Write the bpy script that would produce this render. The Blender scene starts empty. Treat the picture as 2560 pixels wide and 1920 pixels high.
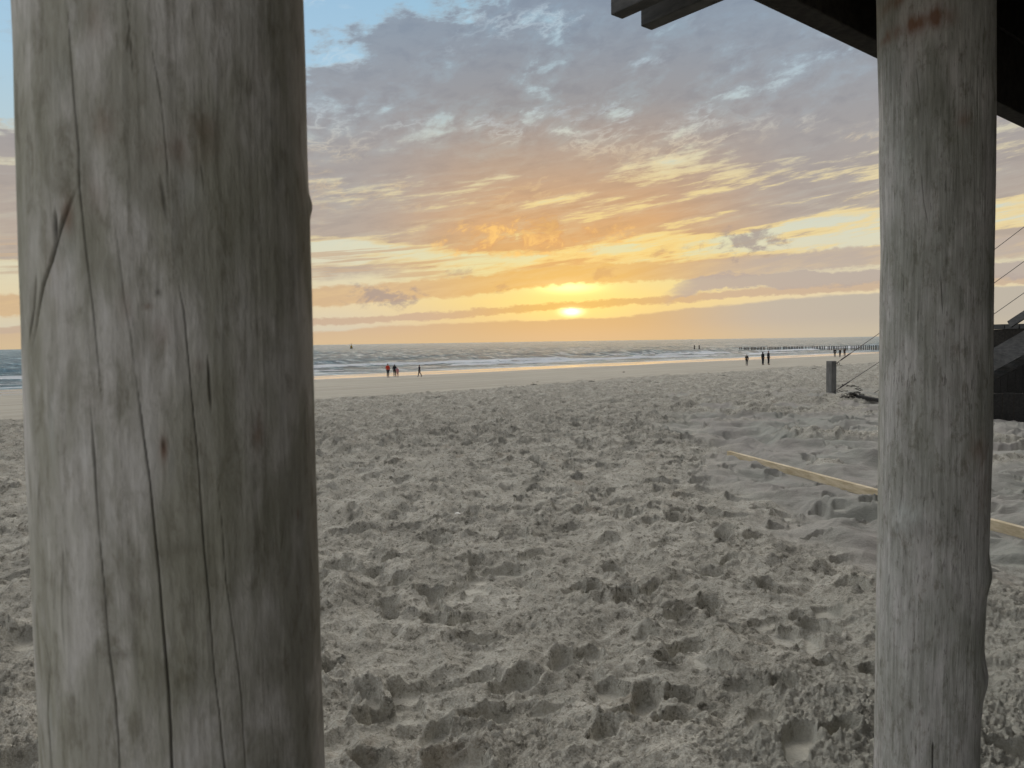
import bpy, bmesh, math, random
import numpy as np
from mathutils import Vector, Matrix
R = math.radians
random.seed(7)
sc = bpy.context.scene
C = sc.collection

# ------------------------------------------------------------------ camera
H = 4.5                      # eye height above the sea
PW, PH, F = 2560.0, 1920.0, 0.7514 * 2560
pitch, roll = R(3.13), R(0.855)
fw = Vector((0, math.cos(pitch), -math.sin(pitch)))
rt0 = Vector((1, 0, 0)); up0 = Vector((0, math.sin(pitch), math.cos(pitch)))
rt = rt0 * math.cos(roll) - up0 * math.sin(roll)
up = up0 * math.cos(roll) + rt0 * math.sin(roll)
cam_d = bpy.data.cameras.new('camera')
cam = bpy.data.objects.new('camera', cam_d); C.objects.link(cam)
cam.matrix_world = Matrix(((rt.x, up.x, -fw.x, 0), (rt.y, up.y, -fw.y, 0), (rt.z, up.z, -fw.z, H), (0, 0, 0, 1)))
cam_d.sensor_width = 36; cam_d.lens = 0.7514 * 36
cam_d.clip_start = 0.05; cam_d.clip_end = 90000
cam_d.dof.use_dof = True; cam_d.dof.focus_distance = 12; cam_d.dof.aperture_fstop = 14.0
sc.camera = cam
CAM = Vector((0, 0, H))

def ray(px, py):             # direction of a photo pixel (used once, to take measurements of the place)
    d = fw * F + rt * (px - PW / 2) - up * (py - PH / 2)
    return d.normalized()
def azel(px, py):
    d = ray(px, py)
    return math.degrees(math.atan2(d.x, d.y)), math.degrees(math.asin(d.z))

# ------------------------------------------------------------------ noise
_tabs = {}
def _tab(seed):
    if seed not in _tabs: _tabs[seed] = np.random.RandomState(seed).rand(256, 256).astype(np.float32)
    return _tabs[seed]
def vn(x, y, seed=0):
    T = _tab(seed).ravel()
    x = np.asarray(x, np.float32); y = np.asarray(y, np.float32)
    xf = np.floor(x); yf = np.floor(y)
    fx = x - xf; fy = y - yf
    fx = fx * fx * fx * (fx * (fx * 6 - 15) + 10); fy = fy * fy * fy * (fy * (fy * 6 - 15) + 10)
    xi = xf.astype(np.int32); yi = yf.astype(np.int32)
    x0 = (xi & 255) << 8; x1 = ((xi + 1) & 255) << 8; y0 = yi & 255; y1 = (yi + 1) & 255
    a = T.take(x0 + y0); a += (T.take(x1 + y0) - a) * fx
    b = T.take(x0 + y1); b += (T.take(x1 + y1) - b) * fx
    return (a + (b - a) * fy) * 2 - 1
def fbm(x, y, seed, octv=4, gain=0.5):
    a, s, o = 1.0, 0.0, 0.0
    c, sn = math.cos(0.6), math.sin(0.6)
    for i in range(octv):
        s = s + a * vn(x, y, seed + i); o += a; a *= gain
        x, y = (c * x - sn * y) * 2.03 + 7.1, (sn * x + c * y) * 2.03 - 3.7
    return s / o
def ridged(x, y, seed, octv=4, gain=0.5):
    a, s, o = 1.0, 0.0, 0.0
    c, sn = math.cos(0.8), math.sin(0.8)
    for i in range(octv):
        s = s + a * (1 - 2 * np.abs(vn(x, y, seed + i))); o += a; a *= gain
        x, y = (c * x - sn * y) * 2.03 + 7.1, (sn * x + c * y) * 2.03 - 3.7
    return s / o
def billow(x, y, seed, octv=3, gain=0.6):
    a, s, o = 1.0, 0.0, 0.0
    c, sn = math.cos(0.7), math.sin(0.7)
    for i in range(octv):
        s = s + a * np.abs(vn(x, y, seed + i)); o += a; a *= gain
        x, y = (c * x - sn * y) * 2.1 + 3.1, (sn * x + c * y) * 2.1 - 9.7
    return s / o * 2.0
def sstep(a, b, x):
    t = np.clip((x - a) / (b - a), 0, 1); return t * t * (3 - 2 * t)

# ------------------------------------------------------------------ node helpers
class X:
    """tiny expression wrapper round a node tree"""
    def __init__(s, nt, so): s.nt, s.so = nt, so
    def _m(s, op, *a, clamp=False):
        n = s.nt.nodes.new('ShaderNodeMath'); n.operation = op; n.use_clamp = clamp
        for i, v in enumerate((s,) + a):
            if isinstance(v, X): s.nt.links.new(v.so, n.inputs[i])
            else: n.inputs[i].default_value = v
        return X(s.nt, n.outputs[0])
    def __add__(s, o): return s._m('ADD', o)
    __radd__ = __add__
    def __sub__(s, o): return s._m('SUBTRACT', o)
    def __rsub__(s, o): return (s * -1.0) + o
    def __mul__(s, o): return s._m('MULTIPLY', o)
    __rmul__ = __mul__
    def __truediv__(s, o): return s._m('DIVIDE', o)
    def abs(s): return s._m('ABSOLUTE')
    def pow(s, o): return s._m('POWER', o)
    def max(s, o): return s._m('MAXIMUM', o)
    def min(s, o): return s._m('MINIMUM', o)
    def sqrt(s): return s._m('SQRT')
    def exp(s): return s._m('EXPONENT')
    def clamp(s): return s._m('ADD', 0.0, clamp=True)
def rng(x, a, b, c=0.0, d=1.0, smooth=True):
    n = x.nt.nodes.new('ShaderNodeMapRange'); n.interpolation_type = 'SMOOTHSTEP' if smooth else 'LINEAR'
    rev = a > b
    if rev: a, b, c, d = b, a, d, c
    x.nt.links.new(x.so, n.inputs[0])
    for i, v in enumerate((a, b, c, d)): n.inputs[i + 1].default_value = v
    return X(x.nt, n.outputs[0])
def vec(nt, x, y, z=0.0):
    n = nt.nodes.new('ShaderNodeCombineXYZ')
    for i, v in enumerate((x, y, z)):
        if isinstance(v, X): nt.links.new(v.so, n.inputs[i])
        else: n.inputs[i].default_value = v
    return n.outputs[0]
def noise(nt, v, scale=1.0, detail=4.0, rough=0.5, dist=0.0, ntype='FBM', lac=2.0):
    n = nt.nodes.new('ShaderNodeTexNoise')
    try: n.noise_type = ntype
    except Exception: pass
    if v is not None: nt.links.new(v, n.inputs['Vector'])
    n.inputs['Scale'].default_value = scale; n.inputs['Detail'].default_value = detail
    n.inputs['Roughness'].default_value = rough; n.inputs['Distortion'].default_value = dist
    n.inputs['Lacunarity'].default_value = lac
    return X(nt, n.outputs[0])
def voro(nt, v, scale, feature='F1', rand=1.0):
    n = nt.nodes.new('ShaderNodeTexVoronoi'); n.feature = feature
    nt.links.new(v, n.inputs['Vector']); n.inputs['Scale'].default_value = scale
    n.inputs['Randomness'].default_value = rand
    return X(nt, n.outputs[0])
def mix(nt, f, a, b, mode='MIX'):
    n = nt.nodes.new('ShaderNodeMix'); n.data_type = 'RGBA'; n.blend_type = mode; n.clamp_factor = True
    for so, v in ((n.inputs[0], f), (n.inputs[6], a), (n.inputs[7], b)):
        if isinstance(v, X): nt.links.new(v.so, so)
        elif hasattr(v, 'is_linked'): nt.links.new(v, so)
        elif isinstance(v, (tuple, list)): so.default_value = (*v, 1)
        else: so.default_value = v
    return n.outputs[2]
def ramp(nt, x, stops, interp='LINEAR'):
    n = nt.nodes.new('ShaderNodeValToRGB'); cr = n.color_ramp; cr.interpolation = interp
    while len(cr.elements) < len(stops): cr.elements.new(0.5)
    for e, (p, c) in zip(cr.elements, stops):
        e.position = p; e.color = (*c, 1)
    nt.links.new(x.so, n.inputs[0]); return n.outputs[0]
def fcurve(nt, x, pts):      # piecewise curve, input and output both 0..1
    n = nt.nodes.new('ShaderNodeFloatCurve'); cv = n.mapping.curves[0]
    while len(cv.points) < len(pts): cv.points.new(0.5, 0.5)
    for p, (a, b) in zip(cv.points, pts): p.location = (a, b); p.handle_type = 'AUTO'
    n.mapping.update(); nt.links.new(x.so, n.inputs[1]); return X(nt, n.outputs[0])
def S(r, g, b):              # sRGB 0..255 to linear
    f = lambda c: (c / 255 / 12.92) if c <= 10 else ((c / 255 + 0.055) / 1.055) ** 2.4
    return (f(r), f(g), f(b))

# ------------------------------------------------------------------ world: evening sky
SUN_A, SUN_E = azel(1429, 779)
w = bpy.data.worlds.new('World'); sc.world = w; w.use_nodes = True
nt = w.node_tree; nt.nodes.clear()
tc = nt.nodes.new('ShaderNodeTexCoord')
sp = nt.nodes.new('ShaderNodeSeparateXYZ'); nt.links.new(tc.outputs['Generated'], sp.inputs[0])
dx, dy, dz = (X(nt, sp.outputs[i]) for i in range(3))
A = dx._m('ARCTAN2', dy) * (180 / math.pi)
E = dz._m('ARCSINE') * (180 / math.pi)
EP = E.max(0.0)
U = rng(A, -40, 40, 0, 1, False)

def line(pts):               # (A) -> E curve through photo measurements
    q = sorted(azel(*p) for p in pts)
    v = [((a + 40) / 80, e / 30) for a, e in q]
    sl0 = v[0]; sl1 = v[-1]
    v = [(0.0, sl0[1])] + v + [(1.0, sl1[1])]
    return fcurve(nt, U, v) * 30.0
k = 2560 / 2212
P = lambda x, y: (x * k, y * k)

# streaked coordinates; the cloud rows rise to the right
wn1 = noise(nt, vec(nt, A * 0.10, E * 0.25, 3.0), 1.0, 3, 0.6)
wn2 = noise(nt, vec(nt, A * 0.35, E * 1.0, 8.0), 1.0, 5, 0.62)
wn3 = noise(nt, vec(nt, A * 1.5, E * 2.6, 4.0), 1.0, 3, 0.6)
hi = rng(E, 9, 17)
n_up = noise(nt, vec(nt, A * 0.17, (E - A * 0.20) * 0.38, 1.7), 1.0, 6.5, 0.60, 0.2)
n_up2 = noise(nt, vec(nt, A * 0.60, (E - A * 0.15) * 1.10, 6.7), 1.0, 5, 0.60, 0.3)
n_streak = noise(nt, vec(nt, A * 0.105, (E - A * 0.115) * 0.85, 2.2), 1.0, 7, 0.62, 0.15)
n_str2 = noise(nt, vec(nt, A * 0.33, (E - A * 0.16) * 2.2, 5.2), 1.0, 5, 0.62, 0.2)
n_big = n_up * hi + n_streak * (1.0 - hi)
n_fine = n_up2 * hi + n_str2 * (1.0 - hi)
n_wisp = noise(nt, vec(nt, A * 0.55, (E - A * 0.12) * 0.85, 9.2), 1.0, 5, 0.62, 0.5)

# --- clear sky colour
clear_c = ramp(nt, rng(E, 0, 60, 0, 1, False), [
    (0.000, S(214, 190, 150)), (0.05, S(238, 212, 142)), (0.085, S(232, 218, 158)), (0.13, S(218, 220, 182)),
    (0.20, S(196, 212, 200)), (0.27, S(176, 204, 212)), (0.36, S(160, 197, 217)), (0.45, S(140, 182, 212)), (1.0, S(120, 150, 190))])
clear_side = ramp(nt, rng(E, 0, 60, 0, 1, False), [
    (0.000, S(200, 196, 182)), (0.05, S(224, 208, 172)), (0.12, S(214, 214, 192)),
    (0.20, S(186, 204, 208)), (0.30, S(170, 202, 222)), (0.45, S(145, 185, 217)), (1.0, S(120, 150, 190))])
dA = A - SUN_A; dE = E - SUN_E
side = rng(dA.abs(), 5, 18)
clear = mix(nt, side, clear_c, clear_side)

# --- cloud body colour
cl_mid = ramp(nt, rng(E, 0, 30, 0, 1, False), [
    (0.0, S(208, 184, 150)), (0.10, S(216, 180, 122)), (0.20, S(224, 174, 110)), (0.30, S(212, 166, 120)), (0.42, S(186, 160, 138)),
    (0.56, S(153, 150, 151)), (0.72, S(140, 150, 163)), (0.9, S(132, 148, 168)), (1.0, S(130, 146, 168))])
cl_side = ramp(nt, rng(E, 0, 30, 0, 1, False), [
    (0.0, S(188, 184, 172)), (0.10, S(186, 174, 160)), (0.22, S(184, 168, 154)), (0.35, S(170, 159, 152)),
    (0.56, S(152, 153, 158)), (0.72, S(142, 154, 168)), (1.0, S(138, 148, 166))])
cloud_c = mix(nt, rng(dA.abs(), 4, 17), cl_mid, cl_side)
# --- main deck
top_left_gap = rng(line([P(0, 300), P(600, 190), P(690, 110), P(800, 80), P(950, 40), P(1150, -60), P(1896, -200)]) - E + (wn2 - 0.5) * 5.0 + (wn1 - 0.5) * 7.0, 2.2, -2.0)   # 1 above the line
right_gap = rng(A, 2, 16) * rng((E - line([P(690, 470), P(1240, 395), P(1500, 370), P(1896, 320)])).abs(), 4.2, 0.5)
low_gap = rng((E - line([P(0, 600), P(690, 545), P(950, 568), P(1240, 566), P(1500, 535), P(1896, 492)])).abs(), 1.6, 0.5)
left_thin = rng(A, -12, -17)
bias = n_big * 0.78 + n_fine * 0.22
d = bias + 0.17 - top_left_gap * 0.30 - right_gap * 0.055 - low_gap * 0.22 - rng((E - 11.5).abs(), 1.8, 0.2) * 0.05
deck = rng(d, 0.43, 0.60) * rng(E + (wn2 - 0.5) * 2.0, 4.4, 5.6)
edge_line = rng(d, 0.44, 0.51) * rng(d, 0.605, 0.53)        # lit rims of the deck
# inner modelling: thick grey bellies, thin bright veils, fine bright filaments
veil = rng(n_fine * 0.4 + n_big * 0.6, 0.54, 0.38)
cloud_c = mix(nt, veil * 0.42, cloud_c, mix(nt, 0.45, cloud_c, clear))
cloud_c = mix(nt, rng(n_fine * 0.6 + wn2 * 0.4, 0.46, 0.66, 0.0, 0.6), cloud_c, mix(nt, 1.0, cloud_c, (0.82, 0.83, 0.87), 'MULTIPLY'))
fil_n = noise(nt, vec(nt, A * 0.42, (E - A * 0.20) * 1.0, 21.0), 1.0, 5, 0.62, 0.4)
fil = (1.0 - (fil_n - 0.5).abs() * 11.0).max(0.0).pow(1.6) * rng(wn1 * 0.6 + n_big * 0.4, 0.49, 0.41)

# --- banks near the horizon
def band(cl, hw, rough=0.5, soft=0.12, fine=None, lopside=0.0):
    c = line(cl)
    n = (wn2 - 0.5) * rough
    hwx = line(hw) if isinstance(hw, list) else hw
    q = (E - c + n + (wn3 - 0.5) * 0.5).abs() - hwx
    return rng(q, soft, -soft)
bandA = band([P(0, 660), P(690, 642), P(1000, 618), P(1240, 594), P(1500, 584), P(1896, 551)], 0.66, 0.75, 0.14)
bandB = band([P(0, 715), P(690, 697), P(950, 682), P(1240, 659), P(1400, 650), P(1600, 634), P(1750, 626), P(1896, 617)], 0.27, 0.6, 0.10)
lens = band([P(0, 900), P(1400, 660), P(1500, 617), P(1700, 605), P(1896, 596)], 0.52, 1.2, 0.12) * rng(A + (wn2 - 0.5) * 3, 10.8, 13.5)
lowb = rng(E - line([P(0, 720), P(690, 716), P(900, 702), P(1240, 688), P(1340, 684), P(1500, 664), P(1600, 655), P(1896, 632)]) + (wn2 - 0.5) * 0.7, 0.10, -0.10)
streakL = rng(noise(nt, vec(nt, A * 0.12, (E - A * 0.075) * 2.6, 12.0), 1.0, 7, 0.6), 0.50, 0.62) * rng((E - 6.0).abs(), 2.2, 0.8) * rng(A, 1.0, -6.0) * 0.85

# --- low ragged puffs
def puff(px, py, ra, re, thr=0.42, amp=1.0, sh=0.0):
    a0, e0 = azel(px * k, py * k)
    qa = (A - a0) / ra; qe = (E - e0 - (A - a0) * sh) / re
    rr = (qa * qa + qe * qe).sqrt()
    return rng((1.0 - rr) * 0.55 + (n_wisp - 0.5) * 3.4 + (wn3 - 0.5) * 0.9, thr - 0.46, thr + 0.24) * rng(rr, 1.7, 0.7) * amp
puff_or = puff(1170, 512, 6.4, 1.35, 0.40, 0.9, 0.01).max(puff(1040, 530, 3.2, 0.9, 0.40, 0.8))
puff_dk = puff(835, 637, 2.7, 0.95, 0.46, 0.95).max(puff(1610, 526, 3.5, 1.15, 0.46, 1.0, 0.12)).max(puff(1190, 488, 1.8, 0.8, 0.5, 0.7)) \
    .max(puff(1082, 622, 0.9, 0.5, 0.48, 0.7)).max(puff(1310, 590, 1.2, 0.7, 0.52, 0.6)).max(puff(1420, 552, 1.0, 0.55, 0.50, 0.7)).max(puff(995, 585, 1.2, 0.7, 0.5, 0.6))

# --- sun glow
g_r = ((dA * dA) * 0.10 + dE * dE).sqrt()
glow_w = (g_r * -0.42).exp()
g_core = ((dA * dA) * 0.55 + dE * dE * 3.2)
core = (g_core * -4.2).exp()
core2 = (((dA + 0.1) * (dA + 0.1) * 0.20 + (E - 3.95) * (E - 3.95) * 5.0) * -1.2).exp()
halo = (((dA * dA) * 0.050 + (E - 3.1) * (E - 3.1) * 0.22) * -1.0).exp()

# --- put it together
col = clear
col = mix(nt, halo * 0.68, col, S(255, 226, 120))
rim_c = mix(nt, rng(E, 9, 19), S(250, 222, 150), S(205, 222, 226))
rim_c = mix(nt, rng(E, 15, 7) * rng(dA.abs(), 26, 6), rim_c, S(255, 222, 130))
col = mix(nt, deck * 0.97, col, cloud_c)
col = mix(nt, fil * (rng(E, 9, 13) * 0.28 + 0.10) * rng(E, 5, 8), col, mix(nt, rng(E, 11, 17), S(250, 220, 160), S(200, 216, 226)))
col = mix(nt, edge_line * rng(E, 4.6, 6.5) * (rng(E, 22, 9) * 0.36 + 0.20) * (rng(A, -7, 5) * 0.45 + 0.55), col, rim_c)
bank_c = mix(nt, rng(dA.abs(), 2, 15), S(226, 180, 104), mix(nt, rng(A, 0, 12), S(206, 176, 140), S(186, 172, 160)))
bank_c = mix(nt, rng(n_fine, 0.4, 0.65, 0, 0.22), bank_c, S(235, 205, 150))
low_c = mix(nt, rng(E, 0.0, 1.6), mix(nt, side, S(207, 182, 140), mix(nt, rng(A, 0, 10), S(210, 186, 150), S(196, 186, 164))), mix(nt, rng(dA.abs(), 3, 15), S(206, 176, 128), mix(nt, rng(A, 0, 10), S(202, 178, 150), S(186, 178, 164))))
col = mix(nt, streakL, col, mix(nt, 0.5, bank_c, cloud_c))
col = mix(nt, bandA * 0.93, col, bank_c)
col = mix(nt, bandB * 0.85, col, mix(nt, rng(dA.abs(), 1, 12), S(214, 170, 96), S(194, 170, 148)))
col = mix(nt, lens * 0.85, col, S(176, 164, 158))
col = mix(nt, puff_or, col, mix(nt, rng(n_wisp, 0.45, 0.65), S(214, 160, 106), S(250, 200, 120)))
col = mix(nt, puff_dk * 0.8, col, mix(nt, rng(dA.abs(), 2, 12), S(196, 150, 104), S(158, 146, 144)))
lit = core * 1.0
col = mix(nt, lowb, col, low_c)
gl = nt.nodes.new('ShaderNodeVectorMath'); gl.operation = 'SCALE'
gl.inputs[0].default_value = (1.0, 0.80, 0.34)
nt.links.new((core2 * (1.0 - bandA * 0.85) * (1.0 - bandB * 0.8) * 0.8 + (halo * 0.09) * (1.0 - lowb * 0.8)).so, gl.inputs['Scale'])
col = mix(nt, 1.0, col, gl.outputs[0], 'ADD')
gl2 = nt.nodes.new('ShaderNodeVectorMath'); gl2.operation = 'SCALE'
gl2.inputs[0].default_value = (2.2, 1.9, 1.1)
nt.links.new((core * (1.0 - lowb * 0.88) * (1.0 - bandB * 0.5)).so, gl2.inputs['Scale'])
col = mix(nt, 1.0, col, gl2.outputs[0], 'ADD')
# unseen band brightened to light the sand, left and back as fill; ground below
back = rng(A.abs(), 60, 120)
leftness = rng(A, 40, -40)
col = mix(nt, back * 0.85, col, mix(nt, leftness, S(84, 86, 94), (0.68, 0.69, 0.71)))
col = mix(nt, rng(E, 27, 45) * 0.85, col, mix(nt, rng(E, 42, 60), mix(nt, rng(A.abs(), 50, 105), (5.3, 5.05, 4.7), mix(nt, leftness, (0.22, 0.22, 0.23), (0.95, 0.95, 0.96))), (0.36, 0.36, 0.37)))
col = mix(nt, rng(E, -0.05, -1.5), col, S(120, 112, 98))
bg = nt.nodes.new('ShaderNodeBackground'); nt.links.new(col, bg.inputs[0]); bg.inputs[1].default_value = 1.0
# the physical dusk sky under the painted cloud layer
sky = nt.nodes.new('ShaderNodeTexSky'); sky.sky_type = 'NISHITA'; sky.sun_disc = False
sky.sun_elevation = R(SUN_E); sky.sun_rotation = R(SUN_A); sky.altitude = 5
bg2 = nt.nodes.new('ShaderNodeBackground'); nt.links.new(sky.outputs[0], bg2.inputs[0]); bg2.inputs[1].default_value = 0.004
addn = nt.nodes.new('ShaderNodeAddShader'); nt.links.new(bg.outputs[0], addn.inputs[0]); nt.links.new(bg2.outputs[0], addn.inputs[1])
wo = nt.nodes.new('ShaderNodeOutputWorld'); nt.links.new(addn.outputs[0], wo.inputs[0])
w.cycles.sampling_method = 'NONE'

sl = bpy.data.lights.new('sun', 'SUN'); sl.energy = 0.32; sl.angle = R(42.0); sl.color = (1.0, 0.66, 0.34)
so = bpy.data.objects.new('sun', sl); C.objects.link(so)
sd = Vector((math.sin(R(SUN_A)) * math.cos(R(SUN_E)), math.cos(R(SUN_A)) * math.cos(R(SUN_E)), math.sin(R(SUN_E))))
so.rotation_euler = sd.to_track_quat('Z', 'Y').to_euler(); so.location = (0, 0, 30)

sc.view_settings.view_transform = 'Standard'; sc.view_settings.look = 'None'
sc.view_settings.exposure = 0.0; sc.view_settings.gamma = 1.0
sc.cycles.max_bounces = 5; sc.cycles.diffuse_bounces = 3; sc.cycles.glossy_bounces = 2

# ------------------------------------------------------------------ object helpers
def newmat(name, rough=0.8, spec=0.3):
    m = bpy.data.materials.new(name); m.use_nodes = True
    t = m.node_tree; b = t.nodes['Principled BSDF']
    b.inputs['Roughness'].default_value = rough; b.inputs['Specular IOR Level'].default_value = spec
    return m, t, b
def tag(o, label=None, cat=None, group=None, kind=None):
    if label: o['label'] = label
    if cat: o['category'] = cat
    if group: o['group'] = group
    if kind: o['kind'] = kind
    return o
def empty(name, loc=(0, 0, 0)):
    o = bpy.data.objects.new(name, None); o.location = loc; o.empty_display_size = 0.2; C.objects.link(o); return o
def link(name, me, m=None, parent=None, loc=None):
    o = bpy.data.objects.new(name, me); C.objects.link(o)
    if m is not None and not me.materials: me.materials.append(m)
    if parent is not None: o.parent = parent
    if loc is not None: o.location = loc
    return o
def grid_mesh(name, V, nr, nc, attrs=None, wrap=False):
    me = bpy.data.meshes.new(name)
    idx = np.arange(nr * nc).reshape(nr, nc)
    if wrap:
        idx = np.hstack([idx, idx[:, :1]])
    a = idx[:-1, :-1].ravel(); b = idx[:-1, 1:].ravel(); c = idx[1:, 1:].ravel(); dd = idx[1:, :-1].ravel()
    q = np.stack([a, b, c, dd], 1).astype(np.int32)
    me.vertices.add(len(V)); me.vertices.foreach_set('co', V.astype(np.float32).ravel())
    me.loops.add(q.size); me.loops.foreach_set('vertex_index', q.ravel())
    me.polygons.add(len(q)); me.polygons.foreach_set('loop_start', np.arange(0, q.size, 4, dtype=np.int32))
    me.polygons.foreach_set('loop_total', np.full(len(q), 4, dtype=np.int32))
    me.update(calc_edges=True)
    me.shade_smooth()
    for kx, v in (attrs or {}).items():
        at = me.attributes.new(kx, 'FLOAT', 'POINT'); at.data.foreach_set('value', v.astype(np.float32).ravel())
    return me
def bm_mesh(name, bm, smooth=False):
    me = bpy.data.meshes.new(name); bmesh.ops.recalc_face_normals(bm, faces=bm.faces); bm.to_mesh(me); bm.free()
    if smooth: me.shade_smooth()
    return me
def box_bm(bm, c, ax, ay, az, sx, sy, sz, bevel=0.0):   # centre, three unit axes, full sizes
    b2 = bmesh.new(); bmesh.ops.create_cube(b2, size=1.0)
    bmesh.ops.scale(b2, vec=(sx, sy, sz), verts=b2.verts)
    if bevel > 0: bmesh.ops.bevel(b2, geom=list(b2.edges), offset=bevel, segments=2, affect='EDGES', profile=0.6)
    M = Matrix((ax, ay, az)).transposed().to_4x4(); M.translation = c
    b2.transform(M); tmp = bpy.data.meshes.new('tmp'); b2.to_mesh(tmp); b2.free()
    bm.from_mesh(tmp); bpy.data.meshes.remove(tmp)
def beam_bm(bm, p0, p1, wdt, hgt, bevel=0.004, upv=Vector((0, 0, 1))):
    p0, p1 = Vector(p0), Vector(p1); ax = (p1 - p0); L = ax.length; ax.normalize()
    ay = upv.cross(ax).normalized(); az = ax.cross(ay).normalized()
    box_bm(bm, (p0 + p1) / 2, ax, ay, az, L, wdt, hgt, bevel)
def beam(name, p0, p1, wdt, hgt, m, parent=None, bevel=0.004, origin=Vector((0, 0, 0))):
    bm = bmesh.new(); beam_bm(bm, Vector(p0) - origin, Vector(p1) - origin, wdt, hgt, bevel)
    return link(name, bm_mesh(name, bm), m, parent)
def tube_bm(bm, pts, rad, n=8):
    pts = [Vector(p) for p in pts]; rads = rad if isinstance(rad, (list, tuple)) else [rad] * len(pts)
    prev = None; rings = []
    for i, p in enumerate(pts):
        t = (pts[min(i + 1, len(pts) - 1)] - pts[max(i - 1, 0)]).normalized()
        a = t.cross(Vector((0, 0, 1)) if abs(t.z) < 0.9 else Vector((1, 0, 0))).normalized(); b = t.cross(a)
        rings.append([bm.verts.new(p + (a * math.cos(2 * math.pi * j / n) + b * math.sin(2 * math.pi * j / n)) * rads[i]) for j in range(n)])
    for r0, r1 in zip(rings, rings[1:]):
        for j in range(n): bm.faces.new((r0[j], r0[(j + 1) % n], r1[(j + 1) % n], r1[j]))
    bm.faces.new(rings[0][::-1]); bm.faces.new(rings[-1])

# ------------------------------------------------------------------ beach terrain
NS = (-0.651, 0.759)                                     # seaward direction
def s_of(x, y): return x * NS[0] + y * NS[1]
_sx = np.array([-4000, 0, 6, 14, 20, 27, 36, 54, 73, 86, 95, 105, 140, 250, 4000.])
_sz = np.array([2.95, 2.93, 2.9, 2.84, 2.68, 2.36, 1.92, 1.12, .52, .20, 0.09, -0.03, -1.2, -5, -8.])
_ss = np.linspace(-60, 260, 1281); _zz = np.interp(_ss, _sx, _sz)
_k = np.exp(-np.linspace(-2, 2, 33) ** 2); _k /= _k.sum()
_zz = np.convolve(np.pad(_zz, 16, 'edge'), _k, 'valid')
def base_z(x, y):
    return np.interp(s_of(x, y), _ss, _zz) + 0.10 * fbm(x * 0.06, y * 0.06, 3, 2) * sstep(60, 20, s_of(x, y)) 

def masks(x, y):
    s = s_of(x, y)
    wob = fbm(x * 0.22, y * 0.22, 11, 3)
    rough = sstep(29.5, 26.0, s + wob * 3.0 + vn(x * 1.1, y * 1.1, 14) * 0.9)
    wob2 = fbm(x * 0.7, y * 0.7, 21, 3)
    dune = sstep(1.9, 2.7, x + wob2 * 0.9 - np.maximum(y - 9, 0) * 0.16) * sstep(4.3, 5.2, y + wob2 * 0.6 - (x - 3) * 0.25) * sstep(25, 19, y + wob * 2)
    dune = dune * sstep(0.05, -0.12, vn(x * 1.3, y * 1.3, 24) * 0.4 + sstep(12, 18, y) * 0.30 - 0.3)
    gran = sstep(0.9, 1.7, x + wob2 * 1.0) * sstep(4.9, 4.1, y + wob2 * 0.5 - (x - 3) * 0.22)
    return rough, dune, gran

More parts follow.
